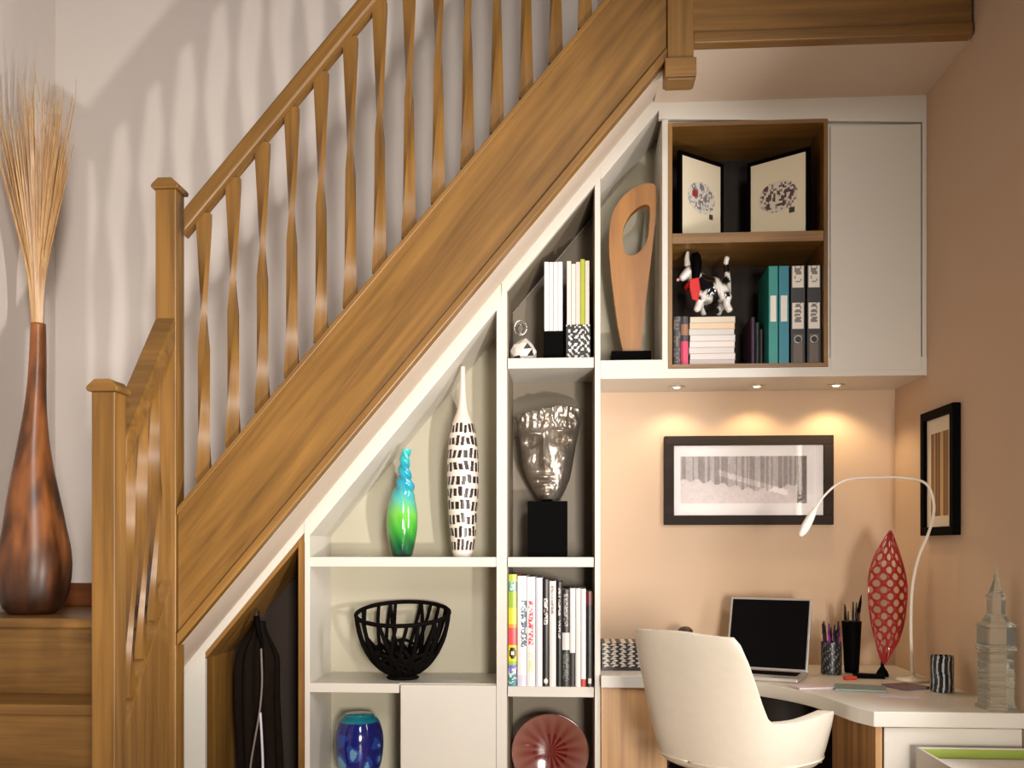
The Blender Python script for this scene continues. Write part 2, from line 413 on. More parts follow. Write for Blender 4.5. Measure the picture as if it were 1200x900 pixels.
for nm, a in (('oak_side', (ox0, ox0+t_, box_b, box_t)), ('oak_side', (ox1-t_, ox1, box_b, box_t))):
    mk(nm, box(B(), a[0], a[1], YB-.004, YI-.01, a[2], a[3]), oakZ, wc, bevel=.001)
mk('oak_top', box(B(), ox0+t_, ox1-t_, YB-.004, YI-.01, box_t-t_, box_t), oakX, wc)
mk('oak_base', box(B(), ox0+t_, ox1-t_, YB-.004, YI-.01, box_b, box_b+t_), oakX, wc)
zsh, zsh1 = Z3(272, 876), Z3(284, 876)
mk('oak_shelf', box(B(), ox0+t_, ox1-t_, YB-.002, YI-.01, zsh1, zsh), oakX, wc, bevel=.001)
mk('carcass', box(B(), X3(970)+.001, XR-.001, YB+.021, YI, zn0, zct-.002), white, wc)
mk('carcass', box(B(), X3(783), X3(970), YB+.021, YI, box_t+.001, zct-.002), white, wc)
mk('oak_back', box(B(), ox0, ox1, YI-.01, YI, box_b, box_t), shaded_darkwood, wc)
mk('door', box(B(), X3(973), X3(1079), YB-.004, YB+.016, Z3(434, 1030), Z3(147, 1030)), white, wc, bevel=.0015)
mk('filler_strip', box(B(), X3(1080.5), XR-.0005, YB-.001, YB+.02, zn0, Z3(143, 1083)), white, wc, bevel=.001)
mk('filler_strip', box(B(), X3(970), X3(973), YB+.006, YB+.02, zn0, Z3(143, 1083)), white, wc)

# ------------------------------------------------------------------ desk
ZD = Z3(790.5, 760)
dk = thing('fitted_desk', 'white corner desk with curved front edge and striped veneer panels', 'desk', (.5, 3.3, 0))
YR = 2.60
xrl = PX(1024, YR)
front = [(PX(703.6, YB)+.001, 3.262), (.25, 3.26), (.42, 3.235), (.56, 3.16), (.66, 3.05), (.725, 2.93), (.76, 2.80), (.778, 2.70), (.792, 2.655)]
fr = [(v.x, v.y) for v in spline([(a, b, 0) for a, b in front], 8)]
pts = fr+[(xrl, YR), (XR-.001, YR), (XR-.001, YW-.001), (PX(703.6, YB)+.001, YW-.001)]
mk('worktop', prism(B(), pts, ZD-.042, ZD, 'Z'), white, dk, bevel=.002)
zd1 = ZD-.042
mk('veneer_panel', box(B(), PX(704, YB)+.001, .33, 3.285, 3.305, 0, zd1), zebra, dk, bevel=.001)
mk('kneehole_shade_panel', box(B(), .33, XR-.002, 3.44, 3.46, 0, zd1), shaded_darkwood, dk)  # dark panel added to give the shade in the kneehole
mk('end_panel', box(B(), .33, .348, 3.305, YW-.001, 0, zd1), shaded_darkwood, dk)
# side panel of return: striped veneer, front white door
sx0 = PX(1026, YR+.015)
mk('veneer_panel', box(B(), sx0, sx0+.018, YR+.015, 3.02, 0, zd1), zebra, dk, bevel=.001)
mk('veneer_panel', box(B(), sx0, XR-.002, 3.02, 3.04, 0, zd1), zebra, dk)
mk('door', box(B(), sx0+.022, XR-.002, YR+.012, YR+.03, .02, zd1-.003), white, dk, bevel=.002)

# ------------------------------------------------------------------ chair (built in its own axes: back towards -Y)
ch = thing('desk_chair', 'cream leather tub chair pulled up to the white corner desk', 'chair', (PX(867, 2.79), 2.79, 0), radians(-50))
def top_z(ph):
    a = abs(math.degrees(ph))
    z = .965-.008*smooth(0, 40, a)
    z -= .232*smooth(37, 60, a)
    z += .012*smooth(75, 115, a)
    z -= .165*smooth(118, 134, a)
    return z
def shell(bm, off=0.0):
    n, m = 96, 26; rows = []
    for j in range(m+1):
        t = j/m; row = []
        for i in range(n):
            ph = -pi+2*pi*i/n
            R = .263-off
            sx, sy = -sin(ph), -cos(ph)
            k = 1/((abs(sx)**2.5+abs(sy)**2.5)**(1/2.5))
            zt = top_z(ph); zb = .545+off*.9
            if t < .3:                                    # underside turning up
                s = t/.3*pi/2; r = R*.82*(.12+.88*sin(s)); z = zb+.05*(1-cos(s))
            else:
                s = (t-.3)/.7; z = zb+.05+(zt-zb-.05)*s
                r = R*(.82+.25*min(1, max(0, (z-zb-.05)/.33))**.8)
            row.append(bm.verts.new((sx*k*r, sy*k*r-.02*(z-.55)*cos(ph)*1.0, z)))
        rows.append(row)
    return rows
bm = B(); o1 = shell(bm); o2 = shell(bm, .036)
n = 96
for rows, rev in ((o1, False), (o2, True)):
    for a, b in zip(rows, rows[1:]):
        for i in range(n):
            f = [a[i], a[(i+1) % n], b[(i+1) % n], b[i]]
            bm.faces.new(f if not rev else f[::-1])
for i in range(n): bm.faces.new([o1[-1][i], o1[-1][(i+1) % n], o2[-1][(i+1) % n], o2[-1][i]])
bm.faces.new(list(reversed(o1[0]))); bm.faces.new(o2[0])
sh = mk('shell', bm, leather, ch, smooth_=True, bevel=.010, seg=3, local=True)
mk('seat_cushion', lathe(B(), [(.02, .585), (.17, .588), (.195, .605), (.195, .635), (.17, .655), (.02, .66)], seg=48), leather, ch, smooth_=True, local=True)
mk('piping', tube(B(), [(-sin(a)*.219*k, -cos(a)*.219*k, .597) for a in [2*pi*i/60 for i in range(61)] for k in [1/((abs(sin(a))**2.5+abs(cos(a))**2.5)**.4)]], .003), leather, sh, smooth_=True, local=True)
mk('seat_base', lathe(B(), [(.05, .50), (.19, .515), (.205, .53), (.205, .552), (.05, .555)], seg=40), mblack, ch, smooth_=False, local=True)
mk('column', lathe(B(), [(.03, .09), (.03, .30), (.02, .31), (.02, .50)], seg=20), silver, ch, smooth_=True, local=True)
for k in range(5):
    a = 2*pi*k/5
    lg = mk('leg', tube(B(), [(0, 0, .11), (.14*cos(a), .14*sin(a), .10), (.29*cos(a), .29*sin(a), .075)], lambda t: .022-.008*t, 10), silver, ch, smooth_=True, local=True)
    mk('castor', lathe(B(), [(.012, 0), (.026, .008), (.028, .03), (.02, .055), (.008, .07)], (.285*cos(a), .285*sin(a), 0), 16), black, lg, smooth_=True, local=True)

# ------------------------------------------------------------------ pictures on the walls
def noise2(x, y):
    return (sin(x*12.9+y*78.2)*43758.5) % 1
def framed(name, label, corners_fn, w, h, border, loc, rz, art, fm=None, mat_b=.03, tilt=0, glass=1.15, dep=.025):
    """upright frame in its own axes: width along X, front towards -Y, foot at z=0"""
    fm = fm or frame_dark
    t = thing(name, label, 'picture', loc, rz); t.rotation_euler = (tilt, 0, rz)
    bm = B()
    box(bm, -w/2, w/2, 0, dep, 0, border); box(bm, -w/2, w/2, 0, dep, h-border, h)
    box(bm, -w/2, -w/2+border, 0, dep, border, h-border); box(bm, w/2-border, w/2, 0, dep, border, h-border)
    mk('frame', bm, fm, t, local=True, bevel=.002)
    iw, ih = w-2*border, h-2*border
    bm = B(); nx, ny = 110, max(20, int(110*ih/iw)) if ih < iw*1.5 else 110
    nx = min(nx, 110); ny = min(ny, 150)
    grid(bm, 0, 0, nx, ny, fn=lambda u, v: (-iw/2+iw*u, dep-.012, border+ih*v))
    mk('print', bm, P_matt, t, local=True, cols=lambda c, f: art((c.x+iw/2)/iw, (c.z-border)/ih))
    bm = B(); box(bm, -w/2+.003, w/2-.003, dep-.006, dep-.001, .003, h-.003); mk('backing', bm, mblack, t, local=True)
    if glass:
        bm = B(); grid(bm, 0, 0, 1, 1, fn=lambda u, v: (-iw/2+iw*u, .008, border+ih*v)); mk('glass', bm, pane_mat(glass), t, local=True)
    return t
def art_snow(u, v):
    if not (.05 < u < .89 and .17 < v < .84): return (252, 244, 240)
    a = (u-.05)/.84; b = (v-.17)/.67
    base = 230-10*noise2(round(a*50), round(b*20))
    tree = 0
    edge = .5-.45*max(0, .5-abs(a-.62))          # tree line
    if b > edge+.035*sin(a*61):
        k = noise2(round(a*70), 3); tree = 34*(k > .55)+20+12*noise2(round(a*90), round(b*9))
    path = abs(b-(.62-.8*(a-.35))) < .06 and a > .3 and a < .85
    if a > .93: tree = 95
    if path: tree -= 30
    g = base-tree
    return (g+8, g-4, g-8)
a, b = P(778, 512, YW), P(975, 615, YW)
framed('framed_print', 'wide dark-framed wintry tree print on the wall above the laptop', None, b.x-a.x, a.z-b.z, .036, ((a.x+b.x)/2, YW-.026, b.z), 0, art_snow, glass=1.8)
def art_reeds(u, v):
    if not (.16 < u < .84 and .10 < v < .86): return (226, 212, 190)
    k = noise2(round(u*26), 2)
    return (190-90*k, 140-70*k, 80-35*k) if k > .4 else (206, 168, 112)
y0, y1 = 3.015, 3.29
framed('framed_print', 'narrow black-framed print of upright brown stems on the right-hand wall', None, y1-y0, .415, .028, (XR-.026, (y0+y1)/2, 1.235), radians(-90), art_reeds, fm=black, glass=1.02)

# ------------------------------------------------------------------ downlights
for k, px in enumerate((793, 887, 980)):
    yy = 3.50; x = PX(px, yy); z = zcb+.004
    lab = ['left-hand recessed downlight under the white wall cabinet', 'middle recessed downlight under the white wall cabinet', 'right-hand recessed downlight under the white wall cabinet'][k]
    t = thing('downlight', lab, 'light', (x, yy, z), group='downlights under the wall cabinet')
    mk('trim_ring', lathe(B(), [(.016, -.004), (.03, -.003), (.032, 0), (.016, 0)], (x, yy, z), 24, capb=False, capt=False), silver, t, smooth_=True)
    mk('bulb', lathe(B(), [(.003, -.005), (.010, -.004), (.014, -.001), (.003, -.0005)], (x, yy, z), 16), plain('bulb_glow', (255, 226, 170), .5, emis=22), t, smooth_=True)
    ld = bpy.data.lights.new('downlight_beam', 'SPOT'); ld.energy = (3.2, 4.2, 6)[k]; ld.color = (1, .74, .42) if k else (1, .78, .5); ld.spot_size = radians(128); ld.spot_blend = .5; ld.shadow_soft_size = .03
    lo_ = bpy.data.objects.new('downlight_beam', ld); COL.objects.link(lo_); lo_.location = (x, yy, z-.012)
    lo_.rotation_euler = (radians(0), 0, 0)

# ------------------------------------------------------------------ wooden vase with dried straw on the landing
YV = 3.18
def S(Y): return Y/F
vc = P(38, 722, YV); vc.z = zl
s = S(YV)*1.02
prof = []
for py, hw in ((722, 24), (716, 31), (706, 36), (690, 39), (668, 40.5), (645, 39), (620, 34.5), (595, 30.5), (570, 26), (540, 20.5), (510, 16), (480, 12.5), (450, 10.5), (420, 9.6), (392, 8.8), (377, 8.4)):
    prof.append((hw*s, (722-py)*s))
tp = prof[-1][1]
from mathutils import noise as mn
def burr(co, f):
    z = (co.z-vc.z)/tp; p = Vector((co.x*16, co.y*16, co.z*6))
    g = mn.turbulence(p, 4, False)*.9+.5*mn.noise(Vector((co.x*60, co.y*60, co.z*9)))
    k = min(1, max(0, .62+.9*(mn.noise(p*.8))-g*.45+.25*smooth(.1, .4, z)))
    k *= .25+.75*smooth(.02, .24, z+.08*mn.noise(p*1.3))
    a_, b_2 = (40, 22, 14), (158, 96, 50)
    return tuple(a_[i]+(b_2[i]-a_[i])*k for i in range(3))
burr.flat = False
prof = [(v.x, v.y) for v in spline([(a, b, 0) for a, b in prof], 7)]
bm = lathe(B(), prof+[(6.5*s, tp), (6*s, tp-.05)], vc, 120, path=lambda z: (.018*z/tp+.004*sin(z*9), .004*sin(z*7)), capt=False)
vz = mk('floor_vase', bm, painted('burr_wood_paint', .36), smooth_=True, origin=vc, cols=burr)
tag(vz, 'tall bottle-shaped dark burr wood vase on the left landing', 'vase')
bm = B()
cx, cy, cz = vc.x+.018, vc.y, vc.z+tp
for i in range(130):
    a = random.uniform(0, 2*pi); q = sqrt(random.random())
    tipx = -.135*1.0+q*cos(a)*.150+.125; tipy = q*sin(a)*.11
    hgt = random.uniform(.62, .90)*(1-.10*q)
    b0 = Vector((cx+.012*q*cos(a), cy+.012*q*sin(a), cz-.03)); b1 = Vector((cx+tipx*.22, cy+tipy*.22, cz+hgt*.28))
    b2 = Vector((cx+tipx*.62, cy+tipy*.62, cz+hgt*.66)); b3 = Vector((max(XL+.012, cx+tipx), cy+tipy, cz+hgt))
    pts = spline([b0, b1, b2, b3], 4); w = random.uniform(.0028, .0054)
    tube(bm, pts, lambda t, w=w: w*(1.25-.5*t) if t < .8 else w*(1.5-1.35*t)+.0004, 4)
    if i % 3 == 0:                                    # thin seed heads
        e = b3+Vector((random.uniform(-.01, .01), 0, random.uniform(.03, .09))); e.x = max(e.x, XL+.01)
        tube(bm, [b3, (b3+e)/2, e], lambda t: .0016*(1-t)+.0005, 4)
o = mk('dried_straw', bm, wood('straw', (162, 112, 62), (214, 176, 124), rot=(0, pi/2, 0), across=90, along=4), origin=(cx, cy, cz))
tag(o, 'spray of dried pale straw stalks standing in the wooden vase', 'dried straw', kind='stuff')

# ------------------------------------------------------------------ wide bay: vases, bowl, glass jar
YO = 3.40
sO = S(YO)
# twisted green and blue vase
c = P(471, 650, YO); c.z = zA
H = (650-523)*sO
def pth(z):
    t = z/H
    return (.004*t+(0 if t < .55 else .004*sin((t-.55)*14)+.030*(t-.55)), 0)
def tw(a, z):
    t = z/H; k = smooth(.5, .7, t)
    return 1+k*.17*sin(3*a+z*150)
pr = [(10.5,0),(12.5,3),(15,14),(17.5,30),(18.2,44),(17.2,56),(14.8,68),(11.5,80),(8.6,90),(7,98),(6.2,105),(5.6,112),(5.4,119),(5.0,124),(5.2,127)]
fine = [(v.x*sO, v.y*sO) for v in spline([(a, b, 0) for a, b in pr], 5)]
def green(co, f):
    t = (co.z-c.z)/H; n_ = .06*sin(co.x*170+co.z*60)
    ks = [(0, (8, 40, 30)), (.08, (12, 78, 48)), (.25, (60, 160, 50)), (.40, (110, 190, 70)), (.52, (90, 178, 160)), (.68, (20, 148, 178)), (.85, (20, 150, 168)), (1.01, (70, 190, 180))]
    t = min(1, max(0, t+n_*.4))
    for (t0, c0), (t1, c1) in zip(ks, ks[1:]):
        if t <= t1:
            k = (t-t0)/(t1-t0); return tuple(c0[i]+(c1[i]-c0[i])*k for i in range(3))
    return ks[-1][1]
green.flat = False
o = mk('glass_vase', lathe(B(), fine, c, 48, twist=tw, path=pth), P_glaze, smooth_=True, origin=c, cols=green)
tag(o, 'small green and turquoise glass vase with twisted neck on the white shelf', 'vase')
# tall white vase with black strokes
c2 = P(542.5, 650, YO); c2.z = zA
pr = [(10.5,0),(13,8),(15.5,30),(17.6,60),(18.6,90),(18.4,115),(16.8,135),(14,152),(10.5,163),(7,172),(4.8,184),(3.6,200),(3,215),(2.8,224)]
fine = [(v.x*sO, v.y*sO) for v in spline([(a, b, 0) for a, b in pr], 14)]
rnd = [[random.random() for _ in range(40)] for _ in range(40)]
def strokes(co, f):
    z = (co.z-c2.z)/sO; a = atan2(co.y-c2.y, co.x-c2.x)/(2*pi)+.5
    if z < 6 or z > 157: return (218, 206, 194)
    row = int((z-6)/15.2); v = ((z-6)/15.2) % 1
    lean = (rnd[row][0]-.5)*.5
    u = a*17+row*.37+v*lean; col_ = int(u) % 17; fu = u % 1
    r = rnd[row][col_]
    ln = .12+.12*r
    if v < ln or v > 1-.05-.2*rnd[col_][row]: return (226, 214, 202)
    return (38, 30, 30) if abs(fu-.5+(v-.5)*(r-.5)*.8) < .29+.06*r else (214, 200, 188)
o = mk('ceramic_vase', lathe(B(), fine, c2, 168), P_gloss, smooth_=True, origin=c2, cols=strokes)
tag(o, 'tall slender white vase with rows of black brush strokes and needle neck', 'vase')
# lattice bowl
YBW = 3.42; sB = S(YBW)
bc = P(472, 797, YBW); bc.z = zBt
bw_ = thing("lattice_bowl", 'black openwork lattice bowl on the middle white shelf', 'bowl', bc)
W, Hb = 55*sB, 74*sB
def bowl_pt(a, t):
    """t 0 foot .. 1 rim"""
    ph = t*pi/2*.93
    r = W*sin(ph)/sin(pi/2*.93); z = Hb*(1-cos(ph))/(1-cos(pi/2*.93))
    z += .20*r*sin(a)*t+.0                            # the far side of the rim stands a little higher
    return Vector((bc.x+r*cos(a), bc.y+r*sin(a)*.85, bc.z+.011+z))
rb = random.Random(5)
bm = B()
for i in range(26):
    a0_ = 2*pi*i/26+rb.uniform(-.08, .08); d = rb.choice((-1, 1))*rb.uniform(.15, .6)
    t0 = .12 if i % 2 else .3
    tube(bm, [bowl_pt(a0_+d*(t-t0), t) for t in [t0+(1-t0)*k/12 for k in range(13)]], lambda t: .0078-.001*t, 6)
for i in range(56):
    a0_ = 2*pi*i/40+rb.uniform(-.1, .1); d = rb.choice((-1, 1))*rb.uniform(.8, 2.0)
    t0 = rb.uniform(.06, .3); t1 = rb.uniform(.5, .72)
    tube(bm, [bowl_pt(a0_+d*(t-t0), t) for t in [t0+(t1-t0)*k/8 for k in range(9)]], .0066, 6)
for tt, amp in ((.52, .05), (.6, .04), (.34, .04)):
    tube(bm, [bowl_pt(2*pi*k/72, tt+amp*sin(2*pi*k/72*5+tt*9)) for k in range(73)], .0062, 6)
mk("lattice", bm, mblack, bw_, smooth_=True)
mk('rim', tube(B(), [bowl_pt(2*pi*k/72, 1) for k in range(73)], .008, 8), mblack, bw_, smooth_=True)
mk('foot', lathe(B(), [(.02, 0), (.055, .001), (.062, .008), (.05, .014), (.02, .012)], bc, 32, sy=.85), mblack, bw_, smooth_=True)
# blue glass vase
YG = 3.45; sG = S(YG)
gc = P(421, 905, YG); gc.z = zC+.035
Hg = (PZ(836, YG, 421)-gc.z)
pr = [(14,0),(21,6),(26,.25*Hg/sG),(28.5,.5*Hg/sG),(27.5,.72*Hg/sG),(23,.9*Hg/sG),(18,.97*Hg/sG),(17,1.0*Hg/sG)]
fine = [(v.x*sG, v.y*sG) for v in spline([(a, b, 0) for a, b in pr], 10)]
cells = [(random.uniform(-pi, pi), random.uniform(.05, .85)) for _ in range(26)]
def blue(co, f):
    z = (co.z-gc.z)/Hg; a = atan2(co.y-gc.y, co.x-gc.x)
    if z > .88: return (20, 110, 125)
    ds = sorted(sqrt((min(abs(a-q), 2*pi-abs(a-q))*.75)**2+((z-w)*1.6)**2) for q, w in cells)
    e = ds[1]-ds[0]
    if e < .12: return (20, 26, 100)
    return (96, 140, 168) if e > .24 else (30, 60, 140)
o = mk('glass_vase', lathe(B(), fine, gc, 120), P_glaze, smooth_=True, origin=gc, cols=blue)
tag(o, 'rounded cobalt blue glass vase with pale cell pattern in the low niche', 'vase')

# ------------------------------------------------------------------ narrow bay
# metal mask on block
YM = 3.44; sM = S(YM)
hd = thing('mask_sculpture', 'hammered silver metal face sculpture mounted on a black block', 'sculpture', P(642, 652, YM)); hz = shv['b']; hd.location.z = hz
pz0 = hz; pz1 = PZ(588, YM, 642)
mk('plinth', box(B(), PX(619, YM), PX(665, YM), YM-.05, YM+.06, pz0, pz1), black, hd, bevel=.001)
mk('stem', lathe(B(), [(.022, -.004), (.018, .01), (.016, .03)], (PX(641, YM), YM, pz1), 20), black, hd, smooth_=True)
outl = [(0, 633, 655), (.03, 630, 658), (.1, 625, 662), (.24, 617, 668), (.376, 612, 671), (.6, 609, 675), (.78, 606, 679), (.9, 604, 682), (1, 602.5, 684)]
def edge(v):
    for (v0, a0, b0), (v1, a1, b1) in zip(outl, outl[1:]):
        if v <= v1:
            k = (v-v0)/(v1-v0); return a0+(a1-a0)*k, b0+(b1-b0)*k
    return outl[-1][1:]
def g2(x, y, cx, cy, sx, sy): return exp(-((x-cx)/sx)**2-((y-cy)/sy)**2)
def face(u, v):
    l_, r_ = edge(v)
    yt = 586-(586-477)*v
    if v > .85: yt += (v-.85)/.15*(11*(1-u)**2*(u < .6)+4*max(0, u-.7))
    px = l_+(r_-l_)*u; x = (px-638)/36.0               # -1..1 about the nose line
    d = .085*sqrt(max(0, 1-(2*u-1)**2*.98))            # bulge to the viewer
    py = yt
    d0 = d
    d += .030*g2(px, py, 639, 541, 4.2, 9)+.018*g2(px, py, 638, 526, 3.2, 13)          # nose
    d -= .026*g2(px, py, 624, 519, 9, 4.5)+.026*g2(px, py, 656, 516, 10, 4.5)         # eye sockets
    d += .012*g2(px, py, 624, 519.5, 4.5, 2.5)+.012*g2(px, py, 655, 517, 4.5, 2.5)
    d += .014*g2(px, py, 624, 510, 11, 3)+.014*g2(px, py, 657, 507, 12, 3)            # brow
    d += .010*g2(px, py, 637, 560, 9, 2.6)-.012*g2(px, py, 637, 564.5, 9, 1.8)+.011*g2(px, py, 637, 569, 8, 2.6)
    d += .014*g2(px, py, 640, 580, 9, 5)-.008*g2(px, py, 638, 553, 9, 3)
    d += .010*g2(px, py, 618, 540, 7, 9)+.012*g2(px, py, 662, 538, 8, 9)              # cheeks
    d += .0012*mn.noise(Vector((px*.30, py*.22, 1)))+.0065*mn.noise(Vector((px*.22, py*.13, 5)))*(1-smooth(497, 507, py))
    d = d0+(d-d0)*1.8
    q = P(px, yt, YM)
    return (q.x, YM+.04-d, q.z)
bm = B(); grid(bm, 0, 0, 90, 110, fn=face)
m_, n_, l_, b_ = base_mat('hammered_metal')
b_.inputs['Metallic'].default_value = .85; b_.inputs['Roughness'].default_value = .38; b_.inputs['Base Color'].default_value = lin((176, 166, 154))+(1,)
tc = n_.new('ShaderNodeTexCoord'); nz = n_.new('ShaderNodeTexNoise'); nz.inputs['Scale'].default_value = 42; nz.inputs['Detail'].default_value = 2
bp = n_.new('ShaderNodeBump'); bp.inputs['Strength'].default_value = .25; bp.inputs['Distance'].default_value = .0025
l_.new(tc.outputs['Object'], nz.inputs['Vector']); l_.new(nz.outputs['Fac'], bp.inputs['Height']); l_.new(bp.outputs['Normal'], b_.inputs['Normal'])
fo = mk('face', bm, m_, hd, smooth_=True)
so = fo.modifiers.new('thick', 'SOLIDIFY'); so.thickness = .006; so.offset = 1

# book row
def book(name, label, px0, px1, ptop, z0, Yf, depth, fn=None, rgb=None, group=None, cat='book', pages=True, rough=None):
    x0, x1 = PX(px0, Yf), PX(px1, Yf); z1 = PZ(ptop, Yf, (px0+px1)/2); h = z1-z0
    t = thing(name, label, cat, ((x0+x1)/2, Yf, z0), group=group)
    w = x1-x0; e = min(.002, w*.12)
    if pages:
        bm = B(); box(bm, x0, x0+e, Yf+.001, Yf+depth, z0, z1); box(bm, x1-e, x1, Yf+.001, Yf+depth, z0, z1)
        cfn = fn or (lambda u, v: rgb)
        mk('cover', bm, P_matt, t, cols=lambda c, f: cfn(.02, .5))
        mk('pages', box(B(), x0+e, x1-e, Yf+.004, Yf+depth-.004, z0+.003, z1-.004), paper, t)
        bm = B(); ny = 90; nx = 10
        grid(bm, 0, 0, nx, ny, fn=lambda u, v: (x0+w*u, Yf-.0025*(1-(2*u-1)**2), z0+h*v))
        mk('spine', bm, P_gloss, t, cols=lambda c, f: (fn or (lambda u, v: rgb))((c.x-x0)/w, (c.z-z0)/h))
    return t
def txt(u, v, a, b, c0, c1, seed, lo=.25, hi=.75):
    """a run of small letter-like marks up the spine between a and b"""
    if not (a < v < b and lo < u < hi): return c0
    k = noise2(round(v*70)+seed, round(u*5))
    return c1 if k > .38 else c0
W_ = (232, 228, 226); K_ = (30, 26, 26)
def b1(u, v):
    for lim, c_ in ((.10, (60, 130, 140)), (.19, (120, 110, 190)), (.22, (150, 190, 60)), (.37, (226, 208, 30)), (.52, (224, 80, 84)), (.56, (240, 150, 50)), (.70, (206, 206, 50)), (.84, (150, 178, 52)), (.93, (90, 140, 110)), (1.1, (170, 190, 70))):
        if v < lim: break
    if ((u-.5)/.42)**2+((v-.295)/.055)**2 < 1: return (20, 18, 18) if not (abs(v-.295) < .014 and abs(u-.5) < .2) else (230, 220, 200)
    if .02 < v < .17 and noise2(round(v*90), round(u*4)) > .66: return (210, 226, 210)
    if .84 < v < .93 and .2 < u < .8 and noise2(round(v*80), round(u*5)) > .4: return (190, 214, 214)
    return c_
def b8(u, v):
    if .38 < v < .56: return (214, 208, 204)
    if v > .56: return txt(u, v, .62, .95, (32, 28, 28), (150, 142, 136), 4)
    return txt(u, v, .05, .34, (44, 42, 40), (98, 104, 92), 9, .15, .85)
rows = [
 ('thick rainbow-striped book with a black dot at the left end of the book row', 596, 605.5, 673, b1),
 ('white book with navy lettering beside the rainbow-striped book', 606.5, 617, 675, lambda u, v: txt(u, v, .36, .78, W_, (40, 66, 96), 1, .4, .95) if v > .1 else (214, 206, 226)),
 ('white book with red lettering in the book row', 617.5, 627, 676, lambda u, v: txt(u, v, .38, .78, W_, (206, 60, 76), 2) if v > .3 else txt(u, v, .12, .3, W_, (214, 220, 160), 5)),
 ('plain pale book between the red-lettered book and a black one', 627.5, 635.5, 677, lambda u, v: (226, 222, 222) if u > .25 else (196, 196, 206)),
 ('black book with white lettering and a white dot at its foot', 636, 643.5, 679, lambda u, v: (226, 222, 216) if ((u-.5)/.3)**2+((v-.05)/.025)**2 < 1 else txt(u, v, .58, .82, K_, (214, 206, 200), 3)),
 ('pale grey book with faint brown title between two black books', 644, 651.5, 681, lambda u, v: txt(u, v, .68, .95, (224, 218, 212), (140, 128, 118), 6)),
 ('slim black book with patchy white title left of the white-banded book', 652.5, 658.5, 682, lambda u, v: txt(u, v, .45, .95, K_, (190, 184, 178), 7)),
 ('black book with a broad white band halfway up its spine', 659, 667.5, 691, b8),
 ('first of three slim white books from the white-banded book', 668, 674, 689.5, lambda u, v: W_ if v > .34 else (54, 50, 48)),
 ('second of three slim white books from the white-banded book', 674.5, 680.5, 689.5, lambda u, v: (224, 220, 214)),
 ('third of three slim white books from the white-banded book', 681, 686.5, 690, lambda u, v: W_ if v > .08 else (196, 70, 60)),
 ('black book with dark red top and white foot mark at right end', 687, 694.5, 693, lambda u, v: (96, 26, 30) if v > .86 else ((210, 204, 198) if v < .09 and .3 < u < .8 and v > .03 else (28, 22, 20))),
]
for lab, a, b, tpx, fn in rows:
    book('book', lab, a, b, tpx, shv['c'], YB+.012, .19+.01*noise2(a, 2), fn, group='books on the shelf under the metal head')

# triangular niche: magazine files and ornament
def mag_file(name, label, a, b, ptop, mat, cols, nm, mats, tab=False):
    Y0 = 3.345; x0, x1 = PX(a, Y0), PX(b, Y0); z0 = shv['a']; z1 = PZ(ptop, Y0, (a+b)/2)
    t = thing(name, label, 'magazine file', ((x0+x1)/2, Y0, z0), group='magazine files in the sloping niche')
    th_ = .002; back = z0+.235; D = .2
    bm = B(); box(bm, x0, x1, Y0, Y0+th_, z0, z1)
    if cols: bmesh.ops.subdivide_edges(bm, edges=bm.edges, cuts=22, use_grid_fill=True)
    mk('front', bm, mat, t, cols=cols)
    for xa in (x0, x1-th_):
        prism_ = prism(B(), [(Y0+th_, z0), (Y0+D, z0), (Y0+D, back), (Y0+.12, back), (Y0+th_, z1)], xa, xa+th_, 'X')
        mk('side', prism_, black, t)
    mk('base', box(B(), x0+th_, x1-th_, Y0+th_, Y0+D, z0, z0+th_), black, t)
    mk('back', box(B(), x0+th_, x1-th_, Y0+D-th_, Y0+D, z0+th_, back), black, t)
    n = len(nm); w = (x1-x0-2*th_)/n
    for k in range(n):
        xa = x0+th_+w*k; zt = PZ(nm[k][0], Y0+.01, (a+b)/2)
        yo = .006+.004*((k*3) % 4)/3
        o = mk('magazine', box(B(), xa+.0006, xa+w-.0006, Y0+yo, Y0+.19, z0+th_+.0005, zt), plain('magazine_%s' % nm[k][1], *mats[nm[k][1]]), origin=(xa+w/2, Y0+.1, z0+th_+.0005), bevel=.001)
        tag(o, nm[k][2], 'magazine', nm[k][3])
    return t
mm = {'pale': ((226, 220, 214), .6), 'pink': ((226, 206, 198), .6), 'cream': ((222, 210, 196), .6), 'lime': ((176, 190, 50), .5)}
g_ = 'magazines in the black file'
mag_file('magazine_file', 'plain black magazine file standing left of the patterned one', 637, 660, 388, black, None,
   [(307, 'pale', 'pale magazine packed in the plain black file', g_)]*4, mm)
def bw(c, f):
    a = sin(c.x*300+3*sin(c.z*130))+sin(c.z*280+4*sin(c.x*120)+1.3)
    return (226, 220, 210) if a > .55 else (24, 20, 20)
g_ = 'magazines in the patterned file'
mag_file('magazine_file', 'black and white patterned magazine file at the right of the sloping niche', 663.5, 691.5, 380.5, P_gloss, bw,
   [(306, 'pink', 'pinkish magazine packed left of the lime one in the patterned file', g_), (309, 'cream', 'pinkish magazine packed left of the lime one in the patterned file', g_), (307, 'pink', 'pinkish magazine packed left of the lime one in the patterned file', g_), (304, 'lime', 'lime green magazine sticking up in the patterned file', 'magazines in the patterned file'), (306, 'cream', 'cream magazine at the right end of the patterned file', g_)], mm)
YJ = 3.37; sJ = S(YJ)
jc = P(614, 417, YJ); jc.z = shv['a']
def facets(co, f):
    return (222, 216, 206) if noise2(round(f.normal.x*3), round(f.normal.z*4)+7) > .36 else (36, 32, 28)
orn = thing('ornament', 'small faceted black and white ornament with a wire loop in the sloping niche', 'ornament', jc)
bm = bmesh.new(); bmesh.ops.create_icosphere(bm, subdivisions=2, radius=.052)
